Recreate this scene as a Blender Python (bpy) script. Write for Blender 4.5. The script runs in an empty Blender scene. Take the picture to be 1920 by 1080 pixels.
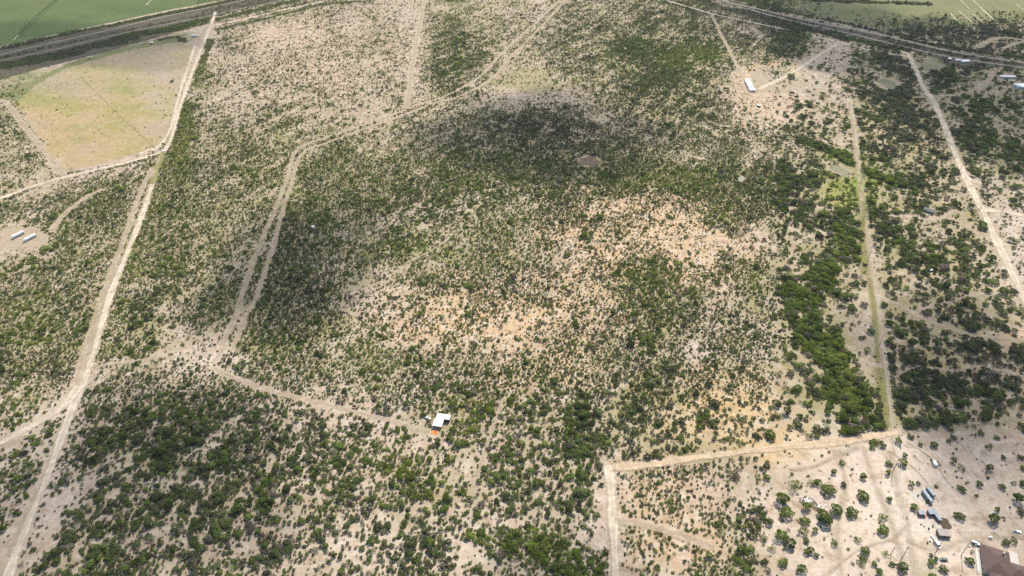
import bpy, bmesh, math, random
import numpy as np
from mathutils import Vector

# ------------------------------------------------------------------ camera, sky, sun, exposure
scene = bpy.context.scene
HAZE = 0.00002
H, FPX, PITCH = 380.0, 1280.0, math.radians(36.0)
cam_d = bpy.data.cameras.new('camera'); cam = bpy.data.objects.new('camera', cam_d)
scene.collection.objects.link(cam); scene.camera = cam
cam_d.sensor_width = 36.0; cam_d.lens = 36.0 * FPX / 1920.0
cam_d.clip_start = 1.0; cam_d.clip_end = 60000.0
cam.location = (0, 0, H); cam.rotation_euler = (math.radians(90) - PITCH, 0, 0)

SUN_EL = math.radians(50.0)
SUN_AZ = math.radians(24.0)          # clockwise from +Y (the viewing direction)
SUN_DIR = Vector((math.sin(SUN_AZ) * math.cos(SUN_EL), math.cos(SUN_AZ) * math.cos(SUN_EL), math.sin(SUN_EL)))
world = bpy.data.worlds.new('World'); scene.world = world; world.use_nodes = True
wn = world.node_tree.nodes; wl = world.node_tree.links
bg = wn['Background']
sky = wn.new('ShaderNodeTexSky'); sky.sky_type = 'NISHITA'; sky.sun_disc = False
sky.sun_elevation = SUN_EL; sky.sun_rotation = SUN_AZ
sky.air_density = 1.0; sky.dust_density = 2.0; sky.altitude = 300
wl.new(sky.outputs[0], bg.inputs[0]); bg.inputs[1].default_value = 0.13
sun_d = bpy.data.lights.new('sun', 'SUN'); sun = bpy.data.objects.new('sun', sun_d)
scene.collection.objects.link(sun)
sun_d.energy = 4.6; sun_d.angle = math.radians(0.7); sun_d.color = (1.0, 0.92, 0.79)
sun.rotation_euler = SUN_DIR.to_track_quat('Z', 'Y').to_euler()
scene.view_settings.view_transform = 'Standard'; scene.view_settings.look = 'None'
scene.view_settings.exposure = 0.68; scene.view_settings.gamma = 1.0
scene.render.engine = 'CYCLES'
cy = scene.cycles
cy.use_denoising = False
cy.max_bounces = 5; cy.diffuse_bounces = 2; cy.glossy_bounces = 2; cy.transmission_bounces = 2
cy.volume_bounces = 1; cy.transparent_max_bounces = 12

COL = scene.collection
rng = np.random.default_rng(7)
random.seed(7)
SP, CP = math.sin(PITCH), math.cos(PITCH)

def W(u, v, z=0.0):
    """point of the ground plane (height z) from map position u, v"""
    x, y = u - 960.0, v - 540.0
    d = FPX * SP + y * CP
    h = H - z
    return Vector((h * x / d, h * (FPX * CP - y * SP) / d, z))

def UV(x, y):
    zc = y * CP + H * SP
    return 960 + FPX * x / zc, 540 + FPX * (H * CP - y * SP) / zc

def vnoise(x, y, wlen, seed):
    X, Y = x / wlen, y / wlen
    xi, yi = np.floor(X).astype(np.int64), np.floor(Y).astype(np.int64)
    fx, fy = X - xi, Y - yi
    fx = fx * fx * (3 - 2 * fx); fy = fy * fy * (3 - 2 * fy)
    def h(a, b):
        n = (a * 374761393 + b * 668265263 + seed * 1442695041) & 0x7fffffff
        n = ((n ^ (n >> 13)) * 1274126177) & 0x7fffffff
        n = n ^ (n >> 16)
        return (n & 0xffff) / 65535.0
    return (h(xi, yi) * (1 - fx) + h(xi + 1, yi) * fx) * (1 - fy) + (h(xi, yi + 1) * (1 - fx) + h(xi + 1, yi + 1) * fx) * fy

# ------------------------------------------------------------------ materials
def mat(name):
    m = bpy.data.materials.new(name); m.use_nodes = True
    nt = m.node_tree; return m, nt, nt.nodes, nt.links, nt.nodes['Principled BSDF']

def plain(name, col, rough=0.7, metal=0.0, var=0.12, scale=3.0, spec=0.3):
    m, nt, N, L, b = mat(name)
    tc = N.new('ShaderNodeTexCoord'); no = N.new('ShaderNodeTexNoise'); no.inputs['Scale'].default_value = scale
    no.inputs['Detail'].default_value = 4
    L.new(tc.outputs['Object'], no.inputs['Vector'])
    mx = N.new('ShaderNodeMix'); mx.data_type = 'RGBA'
    mx.inputs[6].default_value = (*[c * (1 - var * 1.6) for c in col], 1); mx.inputs[7].default_value = (*[min(1, c * (1 + var)) for c in col], 1)
    L.new(no.outputs[0], mx.inputs[0]); L.new(mx.outputs[2], b.inputs['Base Color'])
    b.inputs['Roughness'].default_value = rough; b.inputs['Metallic'].default_value = metal
    b.inputs['Specular IOR Level'].default_value = spec
    return m

M = {}
M['white'] = plain('white_paint', (.78, .78, .76), .45, var=.06)
M['cream'] = plain('cream_paint', (.66, .62, .54), .6)
M['tin'] = plain('weathered_tin', (.26, .30, .34), .6, .0, var=.3, scale=.8)
M['blue_tin'] = plain('pale_blue_tin', (.30, .45, .55), .5, .2, var=.2)
M['white_tin'] = plain('white_tin_roof', (.80, .81, .82), .4, 0, var=.05, scale=1.0)
M['dark'] = plain('dark_void', (.025, .025, .025), .8)
M['glass'] = plain('window_glass', (.03, .04, .05), .08, spec=.8)
M['rubber'] = plain('tyre_rubber', (.02, .02, .02), .9)
M['wood'] = plain('weathered_wood', (.17, .125, .09), .9, var=.35, scale=2)
M['pole'] = plain('creosoted_pole', (.045, .036, .03), .9, var=.3, scale=1)
M['greywood'] = plain('grey_boards', (.32, .29, .26), .85, var=.3, scale=1.2)
M['brownroof'] = plain('brown_shingle', (.088, .056, .05), .85, var=.3, scale=2.5)
M['charcoal'] = plain('charcoal_roof', (.05, .055, .06), .6, var=.2)
M['concrete'] = plain('concrete', (.40, .37, .32), .85, var=.15, scale=.6)
M['stucco'] = plain('stucco', (.50, .43, .36), .85)
M['orange'] = plain('orange_tarp', (.62, .17, .03), .6, var=.2, scale=1.5)
M['maroon'] = plain('maroon_paint', (.05, .012, .022), .25, spec=.6)
M['teal'] = plain('teal_dark', (.03, .09, .10), .5)
M['silver'] = plain('silver_paint', (.42, .44, .45), .35, .4)
M['greenpaint'] = plain('green_paint', (.07, .11, .08), .4)
M['bark'] = plain('bark', (.055, .042, .032), .95, var=.4, scale=6)
M['wire'] = plain('steel_wire', (.45, .45, .43), .5, .3)
M['stone'] = plain('pale_stone', (.62, .58, .53), .9, var=.2)
M['tar'] = plain('black_rubber_sheet', (.03, .03, .03), .9)

def leaf_material():
    m, nt, N, L, b = mat('leaves')
    at = N.new('ShaderNodeAttribute'); at.attribute_name = 'tint'; at.attribute_type = 'INSTANCER'
    lu = N.new('ShaderNodeAttribute'); lu.attribute_name = 'lum'; lu.attribute_type = 'INSTANCER'
    ramp = N.new('ShaderNodeValToRGB'); e = ramp.color_ramp.elements
    e[0].position = 0.0; e[0].color = (.19, .17, .13, 1)
    e[1].position = 1.0; e[1].color = (.23, .25, .06, 1)
    k = e.new(.08); k.color = (.100, .112, .062, 1)
    k = e.new(.35); k.color = (.112, .158, .040, 1)
    k = e.new(.65); k.color = (.155, .205, .040, 1)
    L.new(at.outputs['Fac'], ramp.inputs[0])
    ge = N.new('ShaderNodeAttribute'); ge.attribute_name = 'shade'; ge.attribute_type = 'GEOMETRY'
    mr = N.new('ShaderNodeMath'); mr.operation = 'MULTIPLY'
    L.new(lu.outputs['Fac'], mr.inputs[0]); L.new(ge.outputs['Fac'], mr.inputs[1])
    mx = N.new('ShaderNodeMix'); mx.data_type = 'RGBA'; mx.blend_type = 'MULTIPLY'; mx.inputs[0].default_value = 1
    L.new(ramp.outputs[0], mx.inputs[6]); L.new(mr.outputs[0], mx.inputs[7])
    L.new(mx.outputs[2], b.inputs['Base Color'])
    b.inputs['Roughness'].default_value = .9; b.inputs['Specular IOR Level'].default_value = .0
    tr = N.new('ShaderNodeBsdfTranslucent'); L.new(mx.outputs[2], tr.inputs[0])
    ms = N.new('ShaderNodeMixShader'); ms.inputs[0].default_value = .5
    L.new(b.outputs[0], ms.inputs[1]); L.new(tr.outputs[0], ms.inputs[2])
    L.new(ms.outputs[0], N['Material Output'].inputs[0])
    return m
M['leaf'] = leaf_material()

# ------------------------------------------------------------------ helpers for things
def prop(o, label=None, cat=None, group=None, kind=None):
    if label: o['label'] = label
    if cat: o['category'] = cat
    if group: o['group'] = group
    if kind: o['kind'] = kind
    return o

def mesh_obj(name, verts, faces, m, parent=None, smooth=False, loc=None, rz=0):
    me = bpy.data.meshes.new(name); me.from_pydata([tuple(v) for v in verts], [], faces); me.update()
    if m: me.materials.append(m)
    if smooth:
        me.polygons.foreach_set('use_smooth', [True] * len(me.polygons))
    o = bpy.data.objects.new(name, me); COL.objects.link(o)
    if parent: o.parent = parent
    if loc is not None: o.location = loc
    if rz: o.rotation_euler = (0, 0, rz)
    return o

def bm_obj(name, bm, m, parent=None, smooth=False):
    me = bpy.data.meshes.new(name); bm.normal_update(); bm.to_mesh(me); bm.free()
    me.materials.append(m)
    if smooth: me.polygons.foreach_set('use_smooth', [True] * len(me.polygons))
    o = bpy.data.objects.new(name, me); COL.objects.link(o)
    if parent: o.parent = parent
    return o

def thing(name, label, cat, loc, rz=0, group=None):
    o = bpy.data.objects.new(name, None); COL.objects.link(o)
    o.empty_display_size = .5
    o.location = loc; o.rotation_euler = (0, 0, rz)
    return prop(o, label, cat, group)

def box(bm, x0, x1, y0, y1, z0, z1, bev=0):
    vs = [bm.verts.new(p) for p in ((x0, y0, z0), (x1, y0, z0), (x1, y1, z0), (x0, y1, z0), (x0, y0, z1), (x1, y0, z1), (x1, y1, z1), (x0, y1, z1))]
    fs = [bm.faces.new([vs[i] for i in q]) for q in ((3, 2, 1, 0), (4, 5, 6, 7), (0, 1, 5, 4), (1, 2, 6, 5), (2, 3, 7, 6), (3, 0, 4, 7))]
    if bev:
        es = list({e for f in fs for e in f.edges})
        bmesh.ops.bevel(bm, geom=es, offset=bev, segments=2, affect='EDGES', profile=.5)
    return vs

def part_box(name, m, parent, x0, x1, y0, y1, z0, z1, bev=0):
    bm = bmesh.new(); box(bm, x0, x1, y0, y1, z0, z1, bev); return bm_obj(name, bm, m, parent)

def tube(bm, p0, p1, r0, r1, n=6):
    p0, p1 = Vector(p0), Vector(p1); d = (p1 - p0).normalized()
    a = d.orthogonal().normalized(); b = d.cross(a)
    r = []
    for p, rad in ((p0, r0), (p1, r1)):
        r.append([bm.verts.new(p + a * rad * math.cos(2 * math.pi * i / n) + b * rad * math.sin(2 * math.pi * i / n)) for i in range(n)])
    for i in range(n):
        bm.faces.new((r[0][i], r[0][(i + 1) % n], r[1][(i + 1) % n], r[1][i]))
    bm.faces.new(list(reversed(r[0]))); bm.faces.new(r[1])

def heading(a, b):
    p, q = W(*a), W(*b); return math.atan2(q.y - p.y, q.x - p.x)

# ------------------------------------------------------------------ map of the place: scrub cover in tenths
COVER = """
000000000234 544433225543 435555666547 730000000000
000000000033 122323325654 446556756653 874223788778
000000000043 233344326663 445567887666 752168546455
211111111633 433333326643 224556776620 311365868553
211111114332 334322435432 223456776521 113358846555
521111118433 454433443456 665445666643 143558976765
540000028455 554544445667 777666565454 445366658886
442000248555 555655556778 887876654565 657565544678
333344456555 556565666766 677788889998 875435664245
535565466555 466566666666 566555456778 874655544423
335656365555 587746666665 565764344665 657858644522
114555365556 688556765555 333344422343 547948755542
666543567566 887555455565 443357874456 568837766552
555554486564 887633356665 454468876546 765626556552
565553855663 887643343454 455446897447 785416555556
665553752435 888544344332 344457765566 887614755653
655544832226 655446454343 345555653473 588626676655
666526554455 555556645554 565567765566 688746766554
664354566766 454544567876 676656765345 568968656764
555377778776 555334366676 677777654545 567858566654
334587777876 666555434456 767766665554 444524111111
444386777776 565566656566 777885556552 245411111111
454467656766 754666676666 777803444333 344311112211
453577667776 866757678755 677703453334 322211002211
443677667765 776655577445 566603444345 322111001100
334687665544 655334456556 787604433344 221111101000
236887665555 533334465456 479703444444 222222190000
""".split('\n')
COVER = np.array([[int(c) for c in row.replace(' ', '')] for row in COVER if row.strip()], float)
assert COVER.shape == (27, 48), COVER.shape

def bilin(Mp, u, v):
    c = np.clip(u / 40.0 - .5, 0, 46.999); r = np.clip(v / 40.0 - .5, 0, 25.999)
    ci, ri = c.astype(int), r.astype(int); fc, fr = c - ci, r - ri
    return (Mp[ri, ci] * (1 - fc) + Mp[ri, ci + 1] * fc) * (1 - fr) + (Mp[ri + 1, ci] * (1 - fc) + Mp[ri + 1, ci + 1] * fc) * fr

# leaf tone patches: u, v, ru, rv, amount (fresh yellow-green +, dull grey-green -, painting in cloud shade)
TONE = [(330, 270, 35, 70, .75), (375, 150, 22, 40, .5), (250, 480, 25, 70, .65), (205, 620, 25, 60, .4), (60, 600, 55, 50, .55),
        (1300, 110, 60, 25, .7), (1590, 350, 70, 50, .9), (1255, 335, 80, 22, .6), (1575, 480, 22, 50, .5), (1578, 640, 16, 60, .5), (1590, 720, 18, 60, .5), (1520, 560, 30, 60, .1),
        (560, 385, 45, 25, .4), (520, 255, 40, 30, .5), (845, 470, 60, 40, .45), (775, 425, 25, 15, .5), (700, 690, 70, 50, .45), (860, 770, 60, 40, .4),
        (760, 860, 50, 40, .4), (840, 920, 90, 50, .25), (60, 745, 60, 40, .55), (40, 840, 50, 40, .5), (1000, 1020, 70, 40, .35), (980, 150, 70, 30, .3),
        (1340, 400, 40, 20, .5), (1410, 510, 30, 30, .5), (880, 30, 60, 40, .35), (980, 470, 60, 30, .45), (1500, 920, 60, 60, .25), (1620, 960, 70, 100, .35),
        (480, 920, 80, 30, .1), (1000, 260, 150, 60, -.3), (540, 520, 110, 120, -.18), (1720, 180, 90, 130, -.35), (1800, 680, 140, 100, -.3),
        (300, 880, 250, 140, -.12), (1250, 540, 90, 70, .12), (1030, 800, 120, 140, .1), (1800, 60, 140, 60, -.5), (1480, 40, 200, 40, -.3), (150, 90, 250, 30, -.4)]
# soil patches: u, v, ru, rv, amount, colour; some paint in cloud shade
SAND, ORANGE, GREY, OCHRE, GRASS, OLIVE, BROWN, PALE = (.40, .32, .243), (.53, .38, .225), (.36, .305, .26), (.60, .415, .18), (.14, .17, .05), (.25, .225, .10), (.22, .165, .12), (.62, .53, .43)
SOIL = [(1140, 430, 170, 110, 1.0, ORANGE), (1250, 390, 150, 60, 1.0, ORANGE), (1330, 470, 110, 90, .7, ORANGE), (900, 590, 190, 75, .95, ORANGE), (1000, 690, 180, 70, .7, ORANGE), (1150, 580, 160, 90, .6, ORANGE),
        (1350, 770, 130, 90, .7, OCHRE), (1450, 840, 110, 50, .75, OCHRE), (1250, 930, 110, 110, .6, ORANGE), (1260, 1030, 110, 50, .7, ORANGE),
        (1000, 250, 190, 80, .5, GREY), (560, 480, 120, 100, .45, GREY), (680, 460, 90, 60, .3, GREY), (250, 900, 280, 160, .5, GREY), (1050, 1010, 130, 80, .35, GREY),  # these greys put the cloud shade into the soil colour
        (600, 110, 160, 90, .35, ORANGE), (640, 140, 120, 60, .3, SAND), (540, 240, 30, 25, .4, PALE), (1440, 140, 60, 25, .8, OCHRE), (1420, 200, 90, 40, .5, ORANGE),
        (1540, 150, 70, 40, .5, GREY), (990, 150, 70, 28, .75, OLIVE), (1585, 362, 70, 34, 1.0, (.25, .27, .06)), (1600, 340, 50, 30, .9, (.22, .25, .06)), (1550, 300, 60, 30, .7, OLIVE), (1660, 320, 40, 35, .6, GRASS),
        (1615, 450, 16, 75, .7, OLIVE), (1640, 740, 18, 50, .7, OLIVE), (1555, 640, 40, 80, .5, GRASS), (1600, 900, 160, 130, .6, PALE), (1640, 1010, 150, 120, .7, PALE), (1780, 930, 170, 110, .6, PALE),
        (1850, 850, 90, 70, .55, SAND), (1780, 1020, 90, 60, .7, PALE), (1440, 970, 60, 70, .5, PALE), (50, 450, 60, 30, .5, OLIVE), (100, 870, 60, 150, .3, PALE),
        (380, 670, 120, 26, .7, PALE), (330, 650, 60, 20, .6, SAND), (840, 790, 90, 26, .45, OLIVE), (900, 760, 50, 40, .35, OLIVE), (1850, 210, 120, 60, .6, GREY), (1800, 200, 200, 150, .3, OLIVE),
        (1900, 470, 50, 100, .4, PALE), (1870, 340, 80, 40, .5, GREY), (1900, 630, 40, 18, .8, OCHRE), (1800, 660, 140, 90, .4, BROWN), (1720, 270, 60, 60, .4, OLIVE), (1860, 470, 30, 60, .3, OLIVE),
        (150, 140, 190, 12, .6, GRASS), (30, 160, 60, 26, .7, GRASS), (250, 95, 110, 14, .6, GRASS), (340, 72, 40, 10, .6, GRASS), (330, 250, 30, 60, .5, GRASS), (290, 310, 30, 12, .7, OLIVE), (250, 480, 20, 60, .5, OLIVE),
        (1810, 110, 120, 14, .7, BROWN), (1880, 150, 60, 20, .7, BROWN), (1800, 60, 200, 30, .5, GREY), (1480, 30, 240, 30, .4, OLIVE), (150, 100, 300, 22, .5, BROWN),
        (620, 800, 140, 60, .25, PALE), (700, 1020, 170, 60, .45, PALE), (930, 1000, 80, 50, .35, PALE), (1110, 960, 30, 80, .4, PALE), (1520, 945, 40, 14, .5, BROWN),
        (960, 720, 80, 40, .2, OLIVE), (600, 300, 300, 70, .25, OLIVE), (420, 430, 160, 80, .2, OLIVE), (1250, 150, 180, 70, .25, OLIVE), (1330, 335, 160, 30, .4, OLIVE), (1450, 380, 90, 50, .3, OLIVE),
        (1420, 640, 70, 40, .55, PALE), (1180, 660, 60, 20, .3, PALE), (1320, 655, 60, 18, .6, PALE), (900, 380, 200, 60, .3, PALE), (1845, 975, 30, 14, .3, BROWN), (1770, 980, 10, 12, .9, BROWN)]

def blobs(table, u, v, x, y):
    wob = (vnoise(x, y, 45, 5) - .5) * .7 + (vnoise(x, y, 16, 6) - .5) * .5
    for t in table:
        d = np.sqrt(((u - t[0]) / t[2]) ** 2 + ((v - t[1]) / t[3]) ** 2) + wob
        yield t, np.clip(1.5 - d * 1.15, 0, 1) ** 1.3

CLEAR = [(33, 192), (48, 172), (90, 146), (150, 122), (232, 95), (300, 85), (365, 84), (352, 125), (336, 180), (322, 225), (303, 268), (268, 284), (190, 305), (128, 322), (112, 312), (80, 268), (50, 225)]
# ------------------------------------------------------------------ roads and tracks (map polylines, width m, kind)
ROADS = [
 ('dirt_road', 'main', [(404, 22), (396, 46), (372, 105), (350, 165), (333, 215), (320, 262), (300, 300), (270, 395), (240, 470), (210, 545), (190, 610), (168, 685), (152, 728), (135, 765), (112, 830), (86, 900), (56, 970), (32, 1030), (8, 1100)], 6.5, 'pale'),
 ('dirt_road', 'twin', [(286, 315), (256, 380), (236, 440), (210, 510), (187, 575), (165, 640), (150, 690), (138, 735)], 6.0, 'tan'),
 ('dirt_road', 'swerve', [(150, 722), (120, 760), (80, 787), (45, 806), (0, 830), (-80, 862)], 9.0, 'pale'),
 ('dirt_track', 'spur', [(70, 915), (40, 985), (15, 1040), (-10, 1090)], 5.0, 'tan'),
 ('dirt_road', 'cross', [(-80, 395), (0, 372), (60, 350), (130, 330), (230, 307), (308, 284)], 6.5, 'pale'),
 ('dirt_track', 'fieldwest', [(-40, 178), (4, 188), (18, 200), (40, 230), (66, 262), (95, 297), (120, 328)], 9.0, 'tan'),
 ('dirt_track', 'fieldeast', [(366, 84), (356, 115), (343, 155), (333, 190), (322, 235), (300, 272), (262, 288)], 5.5, 'pale'),
 ('dirt_track', 'truckyard', [(396, 44), (380, 60), (368, 80), (340, 86), (310, 90)], 6.0, 'tan'),
 ('dirt_road', 'north', [(392, 50), (430, 42), (480, 31), (540, 17), (605, 3), (680, -14)], 6.0, 'pale'),
 ('dirt_road', 'mid', [(398, 682), (415, 660), (426, 625), (444, 590), (456, 545), (478, 485), (500, 430), (518, 390), (540, 330), (556, 282), (600, 262), (650, 246), (720, 222), (790, 195), (832, 182), (878, 158), (905, 140), (930, 112), (965, 78), (1006, 42), (1046, 4), (1066, -14)], 5.6, 'tan'),
 ('dirt_track', 'mid_b', [(436, 655), (455, 610), (482, 555), (500, 500), (515, 455), (526, 410), (545, 350), (565, 290), (612, 268), (690, 240), (760, 215), (815, 193), (850, 185), (900, 163), (930, 140), (955, 110), (990, 75), (1020, 45), (1058, 4), (1075, -14)], 5.0, 'tan'),
 ('dirt_track', 'northfence', [(762, 202), (768, 165), (772, 130), (780, 85), (788, 40), (797, -6)], 8.0, 'faint'),
 ('dirt_track', 'shedtrack', [(400, 690), (450, 712), (510, 733), (560, 746), (620, 760), (690, 778), (750, 793), (800, 812)], 5.5, 'tan'),
 ('dirt_track', 'westspur', [(168, 690), (205, 684), (260, 676), (330, 668), (400, 664)], 6.0, 'faint'),
 ('dirt_track', 'draw', [(945, 745), (925, 800), (905, 860), (885, 930)], 3.5, 'faint'),
 ('dirt_track', 'powerline', [(1592, 190), (1600, 230), (1604, 270), (1611, 340), (1622, 430), (1632, 500), (1641, 570), (1650, 650), (1662, 740), (1672, 812), (1676, 850)], 5.5, 'tan'),
 ('dirt_road', 'east', [(1690, 96), (1704, 104), (1716, 130), (1732, 165), (1750, 190), (1771, 237), (1796, 300), (1821, 355), (1846, 402), (1872, 458), (1902, 522), (1950, 625)], 9.5, 'pale'),
 ('dirt_road', 'east_b', [(1842, 394), (1870, 396), (1905, 402), (1990, 418)], 9.0, 'pale'),
 ('dirt_track', 'east_c', [(1750, 188), (1790, 196), (1830, 208), (1870, 226), (1905, 242), (1960, 262)], 6.0, 'tan'),
 ('dirt_track', 'east_d', [(1754, 182), (1790, 178), (1825, 171), (1845, 160), (1855, 148), (1862, 134)], 9.0, 'tan'),
 ('dirt_track', 'east_e', [(1762, 172), (1790, 166), (1820, 158), (1840, 152)], 7.0, 'faint'),
 ('dirt_track', 'ranch_a', [(1672, 405), (1710, 408), (1745, 413), (1775, 408), (1800, 418), (1825, 436), (1850, 444)], 6.5, 'tan'),
 ('dirt_track', 'ranch_b', [(1772, 408), (1785, 398), (1803, 400), (1810, 425)], 6.0, 'tan'),
 ('dirt_track', 'gap_a', [(1650, 558), (1680, 572), (1720, 592), (1760, 610), (1800, 624), (1850, 632), (1930, 640)], 8.0, 'tan'),
 ('dirt_track', 'gap_b', [(1722, 584), (1760, 572), (1800, 560), (1840, 553), (1866, 552)], 5.5, 'faint'),
 ('dirt_track', 'gap_c', [(1680, 700), (1730, 690), (1790, 697), (1840, 688), (1935, 710)], 6.0, 'faint'),
 ('dirt_track', 'yard_a', [(1572, 82), (1545, 98), (1515, 118), (1480, 140), (1450, 155), (1422, 168)], 8.0, 'pale'),
 ('dirt_track', 'yard_b', [(1335, 28), (1350, 62), (1365, 90), (1380, 120), (1396, 150), (1408, 180)], 6.0, 'tan'),
 ('dirt_track', 'yard_c', [(1484, 140), (1512, 158), (1540, 182), (1570, 192), (1600, 200)], 6.0, 'faint'),
 ('dirt_track', 'strip_e', [(1138, 878), (1190, 874), (1250, 866), (1350, 853), (1450, 841), (1560, 830), (1640, 818), (1690, 811)], 7.0, 'ochre'), ('dirt_track', 'strip_e2', [(1690, 811), (1780, 801), (1860, 792), (1945, 782)], 4.0, 'faint'),
 ('dirt_track', 'strip_s', [(1141, 874), (1146, 920), (1148, 960), (1152, 1030), (1156, 1110)], 7.5, 'pale'),
 ('dirt_track', 'corner_out', [(1152, 974), (1190, 980), (1235, 990), (1290, 1008), (1340, 1026)], 6.5, 'tan'),
 ('dirt_track', 'yard_d', [(1618, 836), (1628, 870), (1642, 910), (1660, 950), (1678, 1000), (1694, 1060), (1700, 1110)], 6.0, 'faint'),
 ('dirt_track', 'yard_e', [(1668, 846), (1680, 900), (1694, 950), (1704, 1000), (1712, 1060), (1716, 1110)], 8.0, 'faint'),
 ('dirt_track', 'loop', [(98, 432), (112, 412), (130, 394), (160, 372), (190, 356)], 7.0, 'tan'),
 ('dirt_road', 'railside', [(1220, -8), (1245, 0), (1290, 13), (1330, 25), (1385, 37), (1440, 49), (1490, 59), (1530, 69), (1572, 80), (1620, 92), (1660, 100), (1704, 107)], 7.0, 'pale'),
 ('highway', 'hwy_r', [(1330, -8), (1356, 2), (1407, 14), (1448, 24), (1500, 36), (1557, 48), (1640, 64), (1710, 80), (1773, 95), (1850, 108), (1920, 118), (2000, 129)], 11.0, 'ballast'),
 ('highway', 'hwy_r2', [(1400, 16), (1437, 27), (1487, 40), (1550, 54), (1613, 68), (1693, 88), (1773, 106), (1850, 118), (1920, 128), (2000, 139)], 10.0, 'asphalt'),
 ('railway_bed', 'rail_l', [(-60, 116), (0, 103), (110, 78), (200, 58), (260, 43), (320, 29), (400, 13), (470, -2), (500, -10)], 5.5, 'ballast'),
 ('highway', 'hwy_l', [(-60, 128), (0, 115), (110, 92), (200, 70), (283, 52), (340, 41), (393, 31), (450, 17), (500, 7), (560, -6)], 5.0, 'asphalt'),
 ('field_track', 'crop_line', [(28, 74), (44, 56), (62, 37), (84, 17), (108, -4)], 5.5, 'mark'),
 ('field_track', 'crop_line_b', [(38, 72), (54, 53), (74, 33), (96, 12), (112, -3)], 2.5, 'mark'),
 ('field_track', 'crop_gap', [(26, 75), (35, 66)], 3, 'pale'), ('field_track', 'crop_gap_b', [(274, 10), (284, 0)], 3, 'pale'),
 ('field_track', 'ditch_line', [(150, 143), (180, 172), (215, 208), (250, 240), (292, 277)], 1.8, 'mark2'),


 ('grass_strip', 'g8', [(308, 286), (296, 320), (284, 345)], 14, 'grassy'), ('grass_strip', 'g15', [(1630, 520), (1638, 580), (1646, 680)], 6, 'grassy'), ('grass_strip', 'g9', [(1622, 378), (1617, 440), (1622, 515)], 9, 'grassy'), ('grass_strip', 'g10', [(1650, 690), (1655, 740), (1664, 800)], 8, 'grassy'),

 ('field_track', 'terrace_a', [(1782, 25), (1795, 42)], 3, 'pale'), ('field_track', 'terrace_b', [(1798, 22), (1823, 43)], 3, 'pale'), ('field_track', 'terrace_c', [(1800, 0), (1817, 17)], 3, 'pale'), ('field_track', 'terrace_d', [(1823, 27), (1842, 42)], 3, 'pale'),
 ('field_track', 'terrace_e', [(1823, 0), (1862, 37)], 3.2, 'pale'), ('field_track', 'terrace_f', [(1905, 9), (1924, 23)], 3, 'pale'), ('field_track', 'terrace_g', [(1747, 18), (1774, 51)], 4, 'mark2'), ('field_track', 'terrace_h', [(1852, 2), (1888, 42)], 4, 'mark2'),
 ('dirt_track', 'rill_a', [(1660, 842), (1700, 866), (1735, 900), (1760, 940)], 1.6, 'faint'), ('dirt_track', 'rill_b', [(1700, 828), (1745, 858), (1775, 900), (1795, 920)], 1.4, 'tan'), ('dirt_track', 'rill_c', [(1560, 840), (1585, 900), (1570, 990), (1580, 1090)], 5, 'faint'),
 ('dirt_track', 'rill_d', [(1480, 880), (1530, 872), (1575, 850), (1610, 838)], 5, 'faint'), ('dirt_track', 'lane_c', [(1700, 1010), (1740, 1030), (1790, 1020), (1830, 1008), (1925, 1004)], 6, 'faint'), ('dirt_track', 'lane_d', [(1545, 1080), (1610, 1030), (1670, 1010), (1705, 980)], 4, 'faint'),
  ('dirt_track', 'cow_c', [(1095, 460), (1160, 455), (1240, 448), (1330, 440)], 2.5, 'faint'), ('dirt_track', 'cow_d', [(760, 495), (800, 475), (840, 450), (830, 440)], 3, 'faint'),
 ('dirt_track', 'compound_track', [(1880, 92), (1900, 84), (1930, 76)], 8, 'tan'),
 ('dirt_track', 'treegap', [(1832, 90), (1850, 80), (1868, 73), (1890, 72), (1925, 77), (1980, 82)], 14, 'tan'),
]
def smooth_line(pts, n=7):
    P = [W(*p) for p in pts]; out = []
    Q = [P[0] * 2 - P[1]] + P + [P[-1] * 2 - P[-2]]
    for i in range(1, len(Q) - 2):
        a, b, c, d = Q[i - 1], Q[i], Q[i + 1], Q[i + 2]
        for k in range(n):
            t = k / n
            out.append(.5 * ((2 * b) + (c - a) * t + (2 * a - 5 * b + 4 * c - d) * t * t + (3 * b - a - 3 * c + d) * t ** 3))
    out.append(P[-1]); return out
ROAD_LINES = [(n, k, smooth_line(p), w, s) for n, k, p, w, s in ROADS]

def dist_to_line(x, y, line, thin=1):
    d = np.full(x.shape, 1e9)
    P = line[::thin] + ([line[-1]] if (len(line) - 1) % thin else [])
    for a, b in zip(P, P[1:]):
        dx, dy = b.x - a.x, b.y - a.y; l2 = dx * dx + dy * dy + 1e-9
        m = (x > min(a.x, b.x) - 40) & (x < max(a.x, b.x) + 40) & (y > min(a.y, b.y) - 40) & (y < max(a.y, b.y) + 40)
        if not m.any(): continue
        t = np.clip(((x[m] - a.x) * dx + (y[m] - a.y) * dy) / l2, 0, 1)
        d[m] = np.minimum(d[m], np.hypot(x[m] - a.x - t * dx, y[m] - a.y - t * dy))
    return d

def inside(poly, x, y):
    P = [W(*p) for p in poly]; r = np.zeros(x.shape, bool)
    for a, b in zip(P, P[1:] + P[:1]):
        r ^= ((a.y > y) != (b.y > y)) & (x < (b.x - a.x) * (y - a.y) / (b.y - a.y + 1e-12) + a.x)
    return r
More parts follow.
